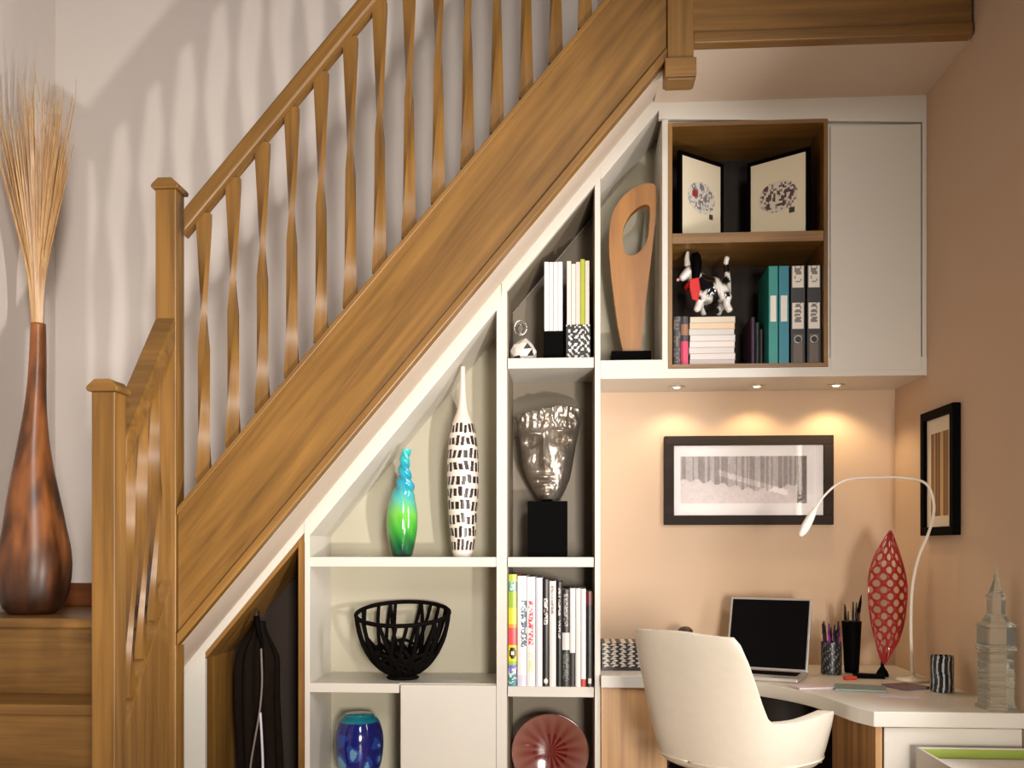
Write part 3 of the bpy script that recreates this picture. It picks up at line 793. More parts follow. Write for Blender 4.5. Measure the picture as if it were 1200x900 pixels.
for v in bm.verts:
    v.co.z = v.co.z*.85+.036; v.co.x *= .95; v.co *= 1+.08*sin(v.co.x*140+v.co.z*90)
    v.co.z = max(0, v.co.z)
bmesh.ops.translate(bm, verts=bm.verts, vec=jc); bmesh.ops.recalc_face_normals(bm, faces=bm.faces); 
mk('body', bm, P_gloss, orn, cols=facets)
lc = P(610, 384, YJ)
mk('wire_loop', tube(B(), [(lc.x+.022*cos(a), YJ, lc.z+.026*sin(a)) for a in [2*pi*k/40 for k in range(41)]], .003, 8), silver, orn, smooth_=True)
mk('wire_loop', tube(B(), [(lc.x+.012*cos(a), YJ+.018*sin(a), lc.z+.02*sin(a)-.004) for a in [2*pi*k/40 for k in range(41)]], .0025, 8), silver, orn, smooth_=True)

# red glass disc in the lowest niche
YD = 3.45; sD = S(YD)
dc = P(645, 898, YD)
ds = thing('glass_dish', 'upright round translucent red glass dish with starburst centre', 'dish', (dc.x, YD, .2505))
Rr = 45.5*sD
dc.z = PZ(835, YD, 645)-Rr; base_z = dc.z-Rr
ds.location.z = .2505
def burst(co, f):
    dx, dz = co.x-dc.x, co.z-dc.z; r = sqrt(dx*dx+dz*dz)/Rr; a = atan2(dz, dx)
    w = .5+.5*sin(a*16)
    if r > .965: return (120, 70, 60)
    k = (1-r)**.8*(.55+.6*w)
    if r < .45 and w > .5: k = 1.0
    k = min(1, k)
    return (138-46*k, 98-82*k, 84-68*k)
bm = B(); rows_ = []
for j in range(1, 41):
    r = Rr*j/40; rows_.append([bm.verts.new((dc.x+r*cos(2*pi*i/120), YD-.02+.035*(1-(j/40)**2), dc.z+r*sin(2*pi*i/120))) for i in range(120)])
for a, b in zip(rows_, rows_[1:]):
    for i in range(120): bm.faces.new([a[i], a[(i+1) % 120], b[(i+1) % 120], b[i]])
bm.faces.new(rows_[0])
ob = mk('dish', bm, P_glaze, ds, smooth_=True, cols=burst)
so = ob.modifiers.new('thick', 'SOLIDIFY'); so.thickness = .005
mk('stand', prism(B(), [(dc.x-.07, .2505), (dc.x+.07, .2505), (dc.x+.06, .27), (dc.x+.02, .262), (dc.x-.02, .262), (dc.x-.06, .27)], YD-.05, YD+.05), black, ds)
mk('stand_arm', box(B(), dc.x-.006, dc.x+.006, YD+.03, YD+.036, .26, max(.45, dc.z)), black, ds)

# ------------------------------------------------------------------ wall cabinet contents
# carved hoop sculpture
YC = 3.42
outer = [(730,415),(724,385),(719,350),(715,315),(713.5,285),(716,258),(724,240),(736,227),(750,219),(762,217),(768.5,222),(769,240),(766,275),(762,310),(757,350),(753,385),(750,415)]
hole = [(729,284),(731,268),(738,254),(748,245),(757,242),(761,247),(760.5,265),(758,283),(752,294),(742,301),(733,299)]
def loop(poly, n=7, closed=True):
    pts = [(P(x, y, YC).x, P(x, y, YC).z) for x, y in poly]
    sp = spline([(a, b, 0) for a, b in (pts+[pts[0]] if closed else pts)], n)
    return [(v.x, v.y) for v in (sp[:-1] if closed else sp)]
cv = thing('carved_sculpture', 'tapering carved wood hoop sculpture with an oval hole on a black foot', 'sculpture', (PX(740, YC), YC, zn0))
bm = B()
oc = loop(outer, 6, False); hc = loop(hole, 6)
def ring(poly, y): return [bm.verts.new((a, y, b)) for a, b in poly]
loops = {}
for y in (YC-.02, YC+.02): loops[y] = (ring(oc, y), ring(hc, y))
for y, (ra, rb_) in loops.items():
    es = []
    for r in (ra, rb_):
        for i in range(len(r)): es.append(bm.edges.new((r[i], r[(i+1) % len(r)])))
    bmesh.ops.triangle_fill(bm, use_beauty=True, use_dissolve=False, edges=es)
for k in (0, 1):
    r0_, r1_ = loops[YC-.02][k], loops[YC+.02][k]
    for i in range(len(r0_)): bm.faces.new([r0_[i], r0_[(i+1) % len(r0_)], r1_[(i+1) % len(r0_)], r1_[i]])
mk('hoop', bm, carved, cv, bevel=.007, seg=3)
mk('foot', box(B(), PX(716, YC), PX(762, YC), YC-.045, YC+.045, zn0+.0005, PZ(414, YC, 740)), black, cv, bevel=.001)

# small standing frames
def doodle(seed, red):
    pts_ = [(random.Random(seed+i).uniform(.24, .78), random.Random(seed*3+i).uniform(.40, .68)) for i in range(26)]
    def fn(u, v):
        if ((u-.5)/.33)**2+((v-.52)/.19)**2 > 1.15 and not (.7 < u < .8 and .27 < v < .36): return (226, 214, 186)
        if red and ((u-.33)/.07)**2+((v-.56)/.05)**2 < 1: return (150, 40, 44)
        if .7 < u < .8 and .27 < v < .34: return (60, 54, 44)
        d = min((u-a)**2+((v-b)*1.2)**2 for a, b in pts_)
        k = noise2(round(u*30)+seed, round(v*34))
        if d < .0022 and k > .35: return (120, 116, 122) if red else (84, 64, 60)
        if k > .72: return (168, 164, 168) if red else (140, 120, 112)
        return (214, 204, 188)
    return fn
zs_ = zsh
framed('photo_frame', 'black photo frame with a red-spotted doodle, left on the oak shelf', None, .222, .305, .014, (PX(823, 3.40), 3.40, zs_+.001), radians(38), doodle(3, True), fm=black, dep=.016)
framed('photo_frame', 'black photo frame with a brown doodle, right on the oak shelf', None, .235, .305, .014, (PX(911, 3.40), 3.40, zs_+.001), radians(-36), doodle(11, False), fm=black, dep=.016)

zlow = box_b+t_
# box files on the lower oak shelf
def lever(label, a, b, kind):
    Y0 = YB+.02; x0, x1 = PX(a, Y0)+.0008, PX(b, Y0)-.0008; z0 = zlow+.0005; z1 = PZ(311, Y0, 930); h = z1-z0; w = x1-x0
    t = thing('ring_binder', label, 'binder', ((x0+x1)/2, Y0, z0), group='binders in the oak niche')
    body = {'teal': (0, 132, 124), 'blue': (0, 120, 138), 'black': (30, 26, 28)}[kind]
    mk('cover', box(B(), x0, x1, Y0+.002, Y0+.19, z0, z1), plain('binder_'+kind, body, .45, var=.02), t, bevel=.001)
    def lab(u, v):
        if kind != 'black':
            return (224, 218, 206) if .30 < 1-v < .64-.07 and .2 < u < .8 else body
        for v0, v1 in ((.78, .99), (.36, .62)):
            if v0 < v < v1 and .1 < u < .92:
                if .28 < u < .75 and ((v-v0)/(v1-v0)) > .25 and noise2(round(v*60), round(u*4)) > .45: return (120, 112, 106)
                return (222, 214, 202)
        if ((u-.5)/.26)**2+((v-.25)/.035)**2 < 1: return (6, 6, 6)
        if v < .3 and v > .02: return (96, 82, 70) if .15 < u < .85 else body
        return body
    bm = B(); grid(bm, 0, 0, 12, 90, fn=lambda u, v: (x0+.001+(w-.002)*u, Y0, z0+.002+(h-.004)*v))
    mk('spine', bm, P_gloss, t, cols=lambda c, f: lab((c.x-x0)/w, (c.z-z0)/h))
    if kind == 'black':
        mk('finger_ring', tube(B(), [((x0+x1)/2+.012*cos(k*2*pi/24), Y0-.0015, z0+.25*h+.012*sin(k*2*pi/24)) for k in range(25)], .0018, 6), silver, t, smooth_=True)
lever('green-teal slim binder with white label, left of the blue-teal one', 900.5, 912, 'teal')
lever('blue-teal slim binder with white label beside the black binders', 912.5, 925, 'blue')
lever('black lever arch binder with two white labels next to the blue-teal binder', 926.5, 943.8, 'black')
lever('black lever arch binder with two white labels at the oak side', 945.5, 962.5, 'black')
Y0 = YB+.03
book('book', 'dark grey book with brown and blue marks at the far left of the oak niche', 789.5, 797.5, 371, zlow+.0005, Y0, .2, lambda u, v: (60, 62, 66) if noise2(round(v*24), round(u*2)) > .4 else (110, 96, 88), group='upright books in the oak niche')
book('book', 'book with pink lower spine and brown top beside the magazine stack', 798, 806.5, 371, zlow+.0005, Y0, .2, lambda u, v: (206, 60, 96) if v < .5 else ((150, 104, 78) if .62 < v < .84 else (60, 58, 62)), group='upright books in the oak niche')
for k, (a, b, hh, c_) in enumerate(((880, 885, 372, (64, 34, 58)), (885.5, 890, 378, (26, 50, 52)), (890.5, 894, 386, (70, 42, 40)))):
    lab = ('dark plum slim book leaning nearest the magazine stack', 'dark green slim book between the plum and the brown one', 'dark brown slim book nearest the green-teal binder')[k].replace(' leaning', ' standing')
    book('book', lab, a, b, hh, zlow+.0005, YB+.10, .16, lambda u, v, c_=c_: c_, group='dark slim books beside the binders')
# stack of magazines lying flat
Ym = YB+.03; xa, xb = PX(808, Ym), PX(862, Ym); z = zlow+.0005; ztop = PZ(371, Ym, 835)
cols_ = [(206, 196, 190), (222, 210, 204), (214, 206, 200), (226, 214, 206), (220, 212, 206), (206, 202, 196), (228, 196, 160), (214, 200, 180)]
nM = 8; hm = (ztop-z)/nM
names = ['bottom magazine', 'second magazine from the bottom', 'third magazine from the bottom', 'fourth magazine from the bottom', 'fourth magazine from the top', 'third magazine from the top', 'orange-tinted magazine second from the top', 'topmost magazine']
for k in range(nM):
    dx = .002*sin(k*2.1)
    t = thing('magazine', names[k]+' of the pile under the spotted dog', 'magazine', ((xa+xb)/2, Ym, z+k*hm), group='flat pile of magazines in the oak niche')
    mk('pages', box(B(), xa+.001+dx, xb-.003+dx, Ym+.002, Ym+.22, z+k*hm+.0012, z+(k+1)*hm-.0012), plain('mag_pages_%d' % k, cols_[k], .7), t)
    mk('cover', box(B(), xa+dx, xb-.002+dx, Ym, Ym+.222, z+(k+1)*hm-.0012, z+(k+1)*hm-.0002), plain('mag_cover', (190, 178, 168), .4), t)
    mk('cover', box(B(), xa+dx, xb-.002+dx, Ym, Ym+.222, z+k*hm+.0002, z+k*hm+.0012), plain('mag_cover', (190, 178, 168), .4), t)
zst = z+nM*hm
# spotted dog figure
YQ = 3.375; sQ = S(YQ)
def q(px, py, dy=0): v = P(px, py, YQ); v.y += dy; return v
dg = thing('dog_figure', 'black and white spotted dog figure with red scarf on the magazine pile', 'figure', (PX(828, YQ), YQ, zst))
def skin_body(name, nodes, edges, mat, par, cols=None, sub=2):
    me = bpy.data.meshes.new(name); o = bpy.data.objects.new(name, me); COL.objects.link(o)
    off = org(par)
    me.from_pydata([n_[0]-off for n_ in nodes], edges, [])
    sk = o.modifiers.new('skin', 'SKIN'); sk.use_smooth_shade = True
    for i, n_ in enumerate(nodes):
        me.skin_vertices[0].data[i].radius = (n_[1], n_[1]*(n_[2] if len(n_) > 2 else 1))
    me.skin_vertices[0].data[0].use_root = True
    sb = o.modifiers.new('sub', 'SUBSURF'); sb.levels = sub; sb.render_levels = sub
    me.materials.append(mat); o.parent = par
    bpy.context.view_layer.update()
    dep = bpy.context.evaluated_depsgraph_get()
    nm_ = bpy.data.meshes.new_from_object(o.evaluated_get(dep))
    o.modifiers.clear(); old = o.data; o.data = nm_; bpy.data.meshes.remove(old)
    if cols:
        at = nm_.color_attributes.new('Col', 'FLOAT_COLOR', 'CORNER')
        for p in nm_.polygons:
            for li in p.loop_indices:
                at.data[li].color = tuple(lin(cols(nm_.vertices[nm_.loops[li].vertex_index].co+off)))+(1,)
    for p in nm_.polygons: p.use_smooth = True
    nm_.name = name
    return o
R_ = sQ
nodes = [(q(844, 339), 16.5*R_), (q(830, 339), 16*R_), (q(820, 336), 12*R_), (q(814, 325), 10.5*R_), (q(808, 316), 11*R_), (q(801, 325, -.012), 5.5*R_), (q(797, 330, -.02), 4*R_),
         (q(851, 340), 8*R_), (q(853, 322, .01), 3.4*R_), (q(851, 307, .012), 3*R_), (q(853, 299, .012), 3.6*R_),
         (q(820, 352, -.022), 5*R_), (q(817, 362, -.024), 4.4*R_), (q(814, 368, -.03), 4.2*R_),
         (q(824, 353, .026), 5*R_), (q(826, 362, .028), 4.2*R_), (q(826, 368, .026), 4*R_),
         (q(852, 352, -.022), 6*R_), (q(850, 360, -.024), 4.4*R_), (q(855, 368, -.028), 4.2*R_),
         (q(851, 353, .026), 5*R_), (q(844, 361, .028), 4.2*R_), (q(843, 368, .026), 4*R_)]
edges = [(0,1),(1,2),(2,3),(3,4),(4,5),(5,6),(0,7),(7,8),(8,9),(9,10),(1,11),(11,12),(12,13),(1,14),(14,15),(15,16),(0,17),(17,18),(18,19),(0,20),(20,21),(21,22)]
spots = [(q(826, 333), .036), (q(848, 331), .019), (q(850, 348), .012), (q(812, 316), .018), (q(820, 318), .014), (q(851, 314), .016), (q(838, 352), .012), (q(830, 362), .012), (q(832, 346), .02), (q(857, 356), .010), (q(819, 352), .010), (q(841, 363), .010)]
def dogc(co):
    for p_, r in spots:
        d = Vector((co.x-p_.x, 0, co.z-p_.z)).length*(1+.15*sin(co.x*300+co.z*200))
        if d < r: return (14, 12, 14)
    return (228, 222, 214)
skin_body('body', nodes, edges, P_glaze, dg, dogc)
def ear(px, dy, name='ear'):
    pts = [q(px, 308, dy), q(px+3, 302, dy), q(px+4, 312, dy*1.3), q(px+3, 326, dy*1.4), q(px+1, 334, dy*1.4)]
    bm = tube(B(), spline(pts, 5), lambda t: R_*(2+4*sin(pi*min(1, t*.95+.05))), 12)
    mk(name, bm, black, dg, smooth_=True)
ear(811, -.022); ear(811, .022)
mk('tuft', tube(B(), spline([q(806, 312), q(805, 303), q(806, 295)], 4), lambda t: R_*(4.2-2.4*t), 10), plain('dog_white', (228, 222, 214), .2, coat=.5), dg, smooth_=True)
bm = tube(B(), [q(812, 334)+Vector((.024*cos(a), .03*sin(a), .008*cos(a))) for a in [2*pi*k/30 for k in range(31)]], .008, 10)
prism(bm, [(PX(806, YQ), PZ(334, YQ)), (PX(817, YQ), PZ(332, YQ)), (PX(819, YQ), PZ(346, YQ)), (PX(816, YQ), PZ(359, YQ)), (PX(809, YQ), PZ(357, YQ)), (PX(806, YQ), PZ(344, YQ))], YQ-.045, YQ-.034)
mk('scarf', bm, plain('red_scarf', (200, 28, 30), .5), dg, smooth_=False, bevel=.003)
mk('nose', lathe(B(), [(.001, -.006), (.005, -.004), (.006, 0), (.004, .004), (.001, .005)], q(793.5, 330, -.024), 12), plain('dog_nose', (214, 150, 150), .3), dg, smooth_=True)
for dy in (-.022,):
    e = q(801, 316, dy-.004)
    mk('eye', lathe(B(), [(.0005, -.004), (.003, -.003), (.004, 0), (.003, .003), (.0005, .004)], e, 12), black, dg, smooth_=True)

# ------------------------------------------------------------------ on the desk
# patterned box
Yx = 3.40
def leafy(c, f):
    u = c.x*95; v = c.z*120
    r = int(v); k = sin(u*2.2+(r % 2)*1.6)+.75*sin(v*6.28+1.2*sin(u*1.1))
    if c.z < ZD+.012: return (52, 42, 46)
    return (208, 198, 184) if k > .15 else (40, 32, 30)
bx = thing('patterned_box', 'black and cream leaf-patterned box on the left end of the desk', 'box', (PX(733, Yx), Yx, ZD))
bm = box(B(), PX(705.5, Yx), PX(764, Yx), Yx, Yx+.15, ZD+.0005, PZ(761, Yx, 733)); bmesh.ops.subdivide_edges(bm, edges=bm.edges, cuts=70, use_grid_fill=True)
mk('body', bm, P_gloss, bx, cols=leafy)
bm = box(B(), PX(705, Yx), PX(764.5, Yx), Yx-.002, Yx+.152, PZ(761, Yx, 733), PZ(753.5, Yx, 733)); bmesh.ops.subdivide_edges(bm, edges=bm.edges, cuts=40, use_grid_fill=True)
mk('lid', bm, P_gloss, bx, cols=leafy)
# dark round pot
Yk = 3.42
kc = P(803, 788, Yk); kc.z = ZD
kh = PZ(734, Yk, 803)-ZD
kp = thing('ornament_pot', 'dark brown round pot just showing above the chair back', 'pot', kc)
mk('body', lathe(B(), [(.03, 0), (.042, .02), (.05, .06), (.046, .10), (.034, kh-.035), (.024, kh-.02)], kc, 32), plain('dark_pot', (62, 42, 34), .35), kp, smooth_=True)
mk('lid', lathe(B(), [(.028, kh-.021), (.026, kh-.012), (.016, kh-.003), (.004, kh)], kc, 32), plain('dark_pot', (62, 42, 34), .35), kp, smooth_=True)
# laptop
lp = thing('laptop', 'open silver laptop with dark glossy screen on the white desk', 'laptop', (PX(897, 3.33), 3.33, ZD+.0005), radians(-24))
w_, h_ = .285, .262
al = plain('aluminium', (206, 202, 198), .35, metal=.6)
mk('base', box(B(), -w_/2, w_/2, -.175, .01, 0, .013), al, lp, local=True, bevel=.004, seg=3)
mk('keyboard', box(B(), -w_/2+.02, w_/2-.02, -.10, -.012, .013, .0145), black, lp, local=True)
mk('trackpad', box(B(), -.045, .045, -.165, -.112, .013, .0136), plain('trackpad_grey', (180, 176, 172), .4), lp, local=True)
rot = Matrix.Rotation(radians(-19), 3, 'X'); pv = (0, .006, .014)
sc_ = mk('screen', box(B(), -w_/2, w_/2, .002, .010, .014, .014+h_, rot, pv), al, lp, local=True, bevel=.003, seg=3)
mk('display', box(B(), -w_/2+.008, w_/2-.008, .0008, .002, .022, .014+h_-.008, rot, pv), plain('screen_black', (12, 10, 12), .3, spec=.12), sc_, local=True)
# pen pots
def pens(cx, cy, z0, n, hmin, hmax, rad, colset, par_label, grp, lean=.25, seed=1):
    r = random.Random(seed)
    for k in range(n):
        a = 2*pi*k/n+r.uniform(-.06, .06); d = rad*r.uniform(.8, .9)
        h = r.uniform(hmin, hmax); c_ = colset[k % len(colset)]
        b0 = Vector((cx+.0155*cos(a), cy+.0155*sin(a), z0)); b1 = Vector((cx+d*cos(a), cy+d*sin(a), z0+h))
        t = thing('pen', c_[2] % par_label, 'pen', b0, group=grp)
        mk('barrel', tube(B(), [b0, b0+(b1-b0)*.8], .0036, 8), plain('pen_'+c_[0], c_[1], .35), t, smooth_=True)
        mk('cap', tube(B(), [b0+(b1-b0)*.78, b1], lambda t: .0044-.002*t, 8), plain('pen_cap_'+c_[0], tuple(x*.7 for x in c_[1]), .35), t, smooth_=True)
def pot(name, label, px, hw_b, hw_t, ptop, Y, mat, cols=None):
    c = P(px, 790, Y); c.z = ZD+.0005; h = PZ(ptop, Y, px)-c.z; s_ = S(Y)
    t = thing(name, label, 'pot', c)
    ra, rb2 = hw_b*s_, hw_t*s_
    prof = [(ra*.9, 0)]+[(ra+(rb2-ra)*k/24, .002+(h-.002)*k/24) for k in range(25)]+[(rb2-.002, h), (ra-.002, .004), (.002, .004)]
    mk('body', lathe(B(), prof, c, 64, capt=False), mat, t, smooth_=False, cols=cols)
    return c, h
def marks(co, f):
    u = atan2(co.y-3.36, co.x-PX(973.5, 3.36))*6; v = co.z*110
    return (120, 126, 128) if sin(u*2.3+sin(v))*sin(v*2+u) > .55 else (26, 22, 26)
c1, h1 = pot('pen_pot', 'straight black speckled pen pot nearest the laptop', 974, 11.5, 11.5, 752, 3.36, P_gloss, marks)
pens(c1.x, c1.y, ZD+.006, 9, .145, .185, .034, [('purple', (150, 30, 150), 'purple %s'), ('navy', (36, 30, 70), 'dark navy %s'), ('dark', (34, 28, 32), 'dark %s')], 'pen standing in the speckled pot', 'pens in the speckled pot', seed=3)
c1, h1 = pot('pen_pot', 'tall black pen pot flaring upward, beside the speckled one', 998, 8, 11, 728, 3.40, black)
pens(c1.x, c1.y, ZD+.006, 11, .205, .245, .030, [('dark', (34, 28, 32), 'dark %s'), ('olive', (110, 112, 40), 'olive green %s'), ('slate', (46, 50, 62), 'slate grey %s')], 'pen standing in the tall flared pot', 'pens in the flared pot', seed=5)
b0 = P(998.5, 765, 3.40); b1 = P(1009.5, 697, 3.372)
pk = thing('paintbrush', 'long dark paintbrush rising highest from the flared pot', 'brush', b0)
mk('handle', tube(B(), [b0, b0+(b1-b0)*.72], .004, 8), plain('brush_handle', (70, 30, 34), .3), pk, smooth_=True)
mk('bristles', tube(B(), [b0+(b1-b0)*.7, b0+(b1-b0)*.86, b1], lambda t: .0068-.0055*t*t, 10), mblack, pk, smooth_=True)
# papers, tray, red tape, etc.
def sheet(name, label, cat, px, py, w, d, h, rz, mat, group=None, dz=0, parts=None):
    Y = (EYE-ZD)*F/(py-HOR); c = P(px, py, Y); c.z = ZD+.0006+dz
    bm = box(B(), -w/2, w/2, -d/2, d/2, 0, h)
    o = mk(name, bm, mat, bevel=.0006); o.location = c; o.rotation_euler = (0, 0, rz)
    tag(o, label, cat, group); return o
m_rose = plain('rose_paper', (206, 186, 190), .6); m_grn = plain('grey_green_cover', (128, 148, 144), .45); m_brn = plain('mauve_cover', (112, 92, 96), .45); m_lil = plain('lilac_paper', (212, 204, 224), .6)
sheet('notepad', 'pale pink notepad lying in front of the pen pots', 'notepad', 951, 803, .12, .08, .006, radians(12), m_rose)
sheet('booklet', 'grey-green booklet lying flat in the middle of the desk papers', 'booklet', 1008, 804, .15, .12, .006, radians(-14), m_grn)
sheet('booklet', 'mauve-brown booklet lying between the lamp base and the mug', 'booklet', 1061, 802, .10, .10, .008, radians(24), m_brn)
sheet('paper_sheet', 'lilac sheet of paper lying in front of the mauve booklet', 'paper', 1052, 812, .12, .05, .001, radians(-6), m_lil)
sheet('stapler', 'slim black stapler lying beside the pen pots', 'stapler', 1018, 791.5, .10, .03, .014, radians(-8), black)
sheet('eraser', 'small red eraser in front of the flared pen pot', 'eraser', 996, 793.5, .04, .02, .012, radians(10), plain('red_rubber', (196, 62, 40), .6))
# mug
Yg = 2.97; mc = P(1104, 808, Yg); mc.z = ZD+.0005; s_ = S(Yg)
mug = thing('mug', 'black and grey striped beaker near the right-hand wall', 'mug', mc)
mh = 41*s_; mr = 12.6*s_
def stripes(co, f):
    a = atan2(co.y-mc.y, co.x-mc.x)
    k = sin(a*13+.8*sin(co.z*70))
    return (150, 156, 158) if k > .55 else (18, 18, 22)
mk('body', lathe(B(), [(mr*.92, 0), (mr, .003)]+[(mr, .003+(mh-.003)*k/16) for k in range(1, 17)]+[(mr-.003, mh), (mr-.003, .006), (.002, .006)], mc, 96, capt=False), P_glaze, mug, cols=stripes)
# red lattice leaf
Yl_ = 3.30
lf = thing('leaf_sculpture', 'upright red openwork leaf sculpture on a small black foot', 'sculpture', (PX(1034, Yl_), Yl_, ZD+.0005))
lout = [(0, 1033, 1036), (.06, 1030, 1042), (.16, 1027, 1053), (.3, 1023, 1061), (.45, 1021, 1065), (.58, 1020.5, 1066), (.7, 1022, 1062), (.82, 1028, 1056), (.92, 1036, 1050), (.985, 1042, 1046), (1, 1043.5, 1044.5)]
def ledge(v):
    for (v0, a0, b0), (v1, a1, b1) in zip(lout, lout[1:]):
        if v <= v1+1e-9:
            k = (v-v0)/(v1-v0); return a0+(a1-a0)*k, b0+(b1-b0)*k
    return lout[-1][1:]
def leafpt(u, v):
    v = min(1, max(0, v)); u = min(1, max(0, u)); a, b = ledge(v); py = 776-(776-622)*v
    p_ = P(a+(b-a)*u, py, Yl_); p_.y += .03*(2*u-1)**2*sin(pi*v)-.015+.02*v; return p_
bm = B(); NX, NY = 3, 10; vd = {}
def lv(i, j):
    k = (i, j)
    if k not in vd: vd[k] = bm.verts.new(leafpt(i/(2*NX), j/(2*NY)))
    return vd[k]
for j in range(0, 2*NY):
    for i in range(0, 2*NX+1):
        if (i+j) % 2 == 0: continue
        q4 = [(i, j-1), (i+1, j), (i, j+1), (i-1, j)]
        q4 = [(min(2*NX, max(0, a)), min(2*NY, max(0, b))) for a, b in q4]
        qq = []
        for k in q4:
            if k not in qq: qq.append(k)
        if len(qq) >= 3:
            try: bm.faces.new([lv(*k) for k in qq])
            except ValueError: pass
redm = plain('red_lacquer', (150, 20, 24), .35, coat=.3)
o = mk('lattice', bm, redm, lf)
wf = o.modifiers.new('wire', 'WIREFRAME'); wf.thickness = .0125; wf.use_even_offset = False; wf.use_boundary = True
ss = o.modifiers.new('soft', 'SUBSURF'); ss.levels = 1; ss.render_levels = 1
edge_pts = [leafpt(0, k/30) for k in range(31)]+[leafpt(1, 1-k/30) for k in range(31)]
mk('rim', tube(B(), edge_pts, .0035, 8), redm, lf, smooth_=True)
fx = PX(1034, Yl_)
mk('foot', lathe(B(), [(.02, 0), (.022, .004), (.017, .018), (.006, .034), (.004, PZ(774, Yl_, 1034)-ZD)], (fx, Yl_, ZD+.0005), 24), black, lf, smooth_=True)
# arc lamp
lm = thing('desk_lamp', 'slender white arched desk lamp beside the red leaf sculpture', 'lamp', (PX(1070, 3.2), 3.2, ZD+.0005))
lwhite = plain('lamp_white', (226, 216, 204), .35, var=.01)
lx = PX(1070, 3.2)
mk('base', lathe(B(), [(.055, 0), (.055, .006), (.048, .010), (.012, .013), (.006, .02)], (lx, 3.2, ZD+.0005), 40), lwhite, lm, smooth_=True)
path = [(1070, 792, 3.2), (1067.5, 740, 3.2), (1069, 690, 3.19), (1076, 655, 3.17), (1087, 628, 3.14), (1094, 603, 3.1), (1093, 583, 3.08), (1084, 566, 3.07), (1060, 560, 3.05), (1030, 559.5, 3.05), (1000, 561, 3.05), (982, 567, 3.04), (966, 581, 3.03), (955, 597, 3.02)]
pp = [P(*a) for a in path]; pp[0].z = ZD+.012
mk('arm', tube(B(), spline(pp, 8), lambda t: .0055-.0022*t, 10), lwhite, lm, smooth_=True)
hp = [P(956, 595, 3.02), P(949, 608, 3.01), P(942, 621, 3.0), P(937, 628, 3.0)]
hl = mk('lamp_head', tube(B(), spline(hp, 5), lambda t: .0035+.0105*sin(pi*min(1, .08+t*.8)), 12), lwhite, lm, smooth_=True)
# glass tower
Yt = 2.665; tc_ = P(1167, 822, Yt); tc_.z = ZD+.0005; st_ = S(Yt)
tw_ = thing('glass_tower', 'clear glass clock-tower ornament with spire at the right end of the desk', 'ornament', tc_)
def sq(bm, prof, seg=4):
    lathe(bm, [(r*st_*1.32, h*st_) for r, h in prof], tc_, seg)
    bmesh.ops.rotate(bm, verts=bm.verts, cent=tc_, matrix=Matrix.Rotation(pi/4+.08, 3, 'Z')); return bm
pf = [(17, 0), (17, 4), (15, 5)]
for k in range(6):
    z_ = 6+k*10; pf += [(15, z_), (15, z_+7), (14, z_+8), (14, z_+9.4)]
mk('shaft', sq(B(), pf), glassy, tw_)
mk('clock_stage', sq(B(), [(15.2, 66.2), (17, 68), (17, 71), (15.5, 72.5), (15.5, 92), (17, 94), (16.5, 97), (12, 99)]), glassy, tw_)
mk('roof', sq(B(), [(11.5, 99.2), (8.5, 106), (7.6, 108), (7.6, 126), (8.8, 128), (6, 132), (3.2, 142), (1.6, 148), (2.2, 150), (1, 153), (.4, 166)]), glassy, tw_)
# box with lime lining in front of the desk return
Yb2 = 2.42
sb_ = thing('storage_box', 'open white box lined in lime green at the bottom right corner', 'box', (P(1165, 890, 2.3).x, 2.3, .0))
zt = PZ(876, Yb2+.14, 1150); xA = P(1078, 880, Yb2).x
bx0, bx1, by0, by1 = P(1073, 900, Yb2+.14).x, XR-.01, 2.17, Yb2+.14
lime = plain('lime_lining', (152, 170, 66), .5)
bm = B()
for (a, b, c_, d) in ((bx0, bx1, by0, by0+.008), (bx0, bx1, by1-.008, by1), (bx0, bx0+.008, by0+.008, by1-.008), (bx1-.008, bx1, by0+.008, by1-.008)):
    box(bm, a, b, c_, d, .0, zt)
box(bm, bx0+.008, bx1-.008, by0+.008, by1-.008, .0, .01)
mk('body', bm, white, sb_, bevel=.002)
bm = B()
for (a, b, c_, d) in ((bx0+.009, bx1-.009, by0+.009, by0+.012), (bx0+.009, bx1-.009, by1-.012, by1-.009), (bx0+.009, bx0+.012, by0+.012, by1-.012), (bx1-.012, bx1-.009, by0+.012, by1-.012)):
    box(bm, a, b, c_, d, .011, zt-.004)
mk('lining', bm, lime, sb_)
o = mk('document_stack', box(B(), bx0+.02, bx1-.02, by0+.02, by1-.03, .011, zt-.024), paper, bevel=.002, origin=((bx0+bx1)/2, (by0+by1)/2, .011))
tag(o, 'white stack of papers filling the lime-lined box', 'papers')

# ------------------------------------------------------------------ garment in the cupboard
Yc_ = 3.44
ct = thing('hanging_coat', 'dark brown coat hanging in the open cupboard', 'coat', (PX(292, Yc_), Yc_, .15))
bm = B()
def coat(u, v):
    ztop = sof(292)-.135
    z = .15+(ztop-.15)*v
    w = .5*(.155 if v < .8 else .155*(1-.75*smooth(.8, 1, v)))
    xcen = PX(300, Yc_)
    a = 2*pi*u
    r = 1+.09*sin(a*9)+.05*sin(a*5+v*3)
    x = xcen+w*cos(a)*r+.006*sin(v*7)
    x = min(x, X3(349)-.004)
    return (x, Yc_+.03+.065*sin(a)*r*(1 if v < .85 else 1-.5*smooth(.85, 1, v)), min(z, 9))
grid(bm, 0, 0, 90, 30, fn=coat); bmesh.ops.remove_doubles(bm, verts=bm.verts, dist=.0005)
mk('cloth', bm, plain('dark_coat_cloth', (26, 18, 13), .9, scale=30, var=.2, spec=.1), ct, smooth_=True)
hx = PX(301, 3.36)
sp = thing('hanging_strap', 'black strap with two pale cords hanging in front of the coat', 'strap', (hx, 3.345, .3))
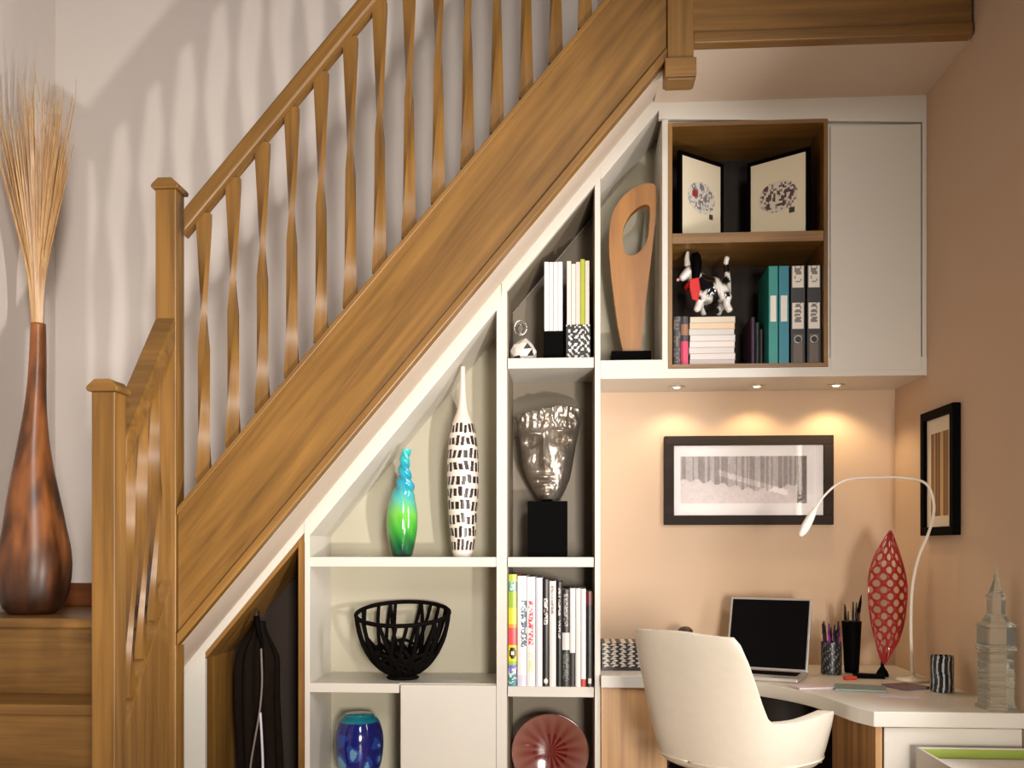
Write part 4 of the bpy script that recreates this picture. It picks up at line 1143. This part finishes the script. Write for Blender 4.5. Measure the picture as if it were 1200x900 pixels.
mk('strap', tube(B(), spline([P(300, 722, 3.345), P(303, 740, 3.34), P(308, 760, 3.34), P(308, 790, 3.335), P(305, 832, 3.335)], 6), lambda t: .010-.006*smooth(.3, .5, t), 8), black, sp, smooth_=True)
mk('cord', tube(B(), spline([P(306, 760, 3.33), P(307, 800, 3.33), P(304, 835, 3.33), P(298, 870, 3.33), P(293, 905, 3.33), P(292, 960, 3.33)], 6), .004, 6), plain('grey_cord', (116, 104, 96), .6), sp, smooth_=True)
mk('cord', tube(B(), spline([P(305, 835, 3.33), P(307, 870, 3.33), P(308, 905, 3.33), P(306, 960, 3.33)], 6), .0048, 6), plain('pale_cord', (200, 194, 206), .5), sp, smooth_=True)
mk('hook', tube(B(), spline([P(300, 724, 3.345), P(301, 716, 3.37), P(303, 716, 3.42), P(304, 724, 3.46), P(304, 728, 3.595)], 5), .004, 8), silver, sp, smooth_=True)

# ------------------------------------------------------------------ lights and camera
def area(name, loc, target, sx, sy, energy, color, shape='RECTANGLE'):
    l = bpy.data.lights.new(name, 'AREA'); l.shape = shape; l.size = sx; l.size_y = sy; l.energy = energy; l.color = color
    o = bpy.data.objects.new(name, l); COL.objects.link(o); o.location = loc
    o.rotation_euler = (Vector(target)-Vector(loc)).to_track_quat('-Z', 'Y').to_euler(); return o
# low reflector lamp in the room: throws the baluster shadows on the stair wall
pl = bpy.data.lights.new('room_lamp', 'SPOT'); pl.energy = 200; pl.color = (1, .95, .9); pl.shadow_soft_size = .035; pl.spot_size = radians(80); pl.spot_blend = .8
po = bpy.data.objects.new('room_lamp', pl); COL.objects.link(po); po.location = (.55, 1.25, .80)
po.rotation_euler = (Vector((-1.65, 3.6, 2.75))-po.location).to_track_quat('-Z', 'Y').to_euler()
w1 = area('front_fill_light', (.85, -1.5, .95), (-.3, 3.3, .4), .6, .8, 31, (1, .93, .84)); w1.data.spread = radians(75)  # added fill from the viewer's side; no window stands there
w2 = area('stair_fill_light', (1.3, -1.8, 3.2), (-1.7, 3.3, 1.9), 1.0, 1.0, 54, (1, .96, .92)); w2.data.spread = radians(70)  # added fill to lift the stair and left walls, not a window
area('side_window_light', (XR+.02, (WY0+WY1)/2, (WZ0+WZ1)/2), (0, (WY0+WY1)/2, (WZ0+WZ1)/2), WY1-WY0, WZ1-WZ0, 30, (.96, .98, 1))
wd = bpy.data.worlds.new('World'); sc.world = wd; wd.use_nodes = True
bg = wd.node_tree.nodes['Background']; bg.inputs[0].default_value = (1, .88, .76, 1); bg.inputs[1].default_value = .07

cam = bpy.data.cameras.new('Camera'); co = bpy.data.objects.new('Camera', cam); COL.objects.link(co)
cam.sensor_width = 36; cam.lens = F/1200*36; cam.shift_y = (HOR-450)/1200; cam.clip_start = .05
co.location = (0, 0, EYE); co.rotation_euler = (pi/2, 0, TH)
sc.camera = co
sc.view_settings.view_transform = 'Standard'; sc.view_settings.look = 'None'
sc.view_settings.exposure = -0.06; sc.view_settings.gamma = 1; sc.view_settings.use_curve_mapping = False
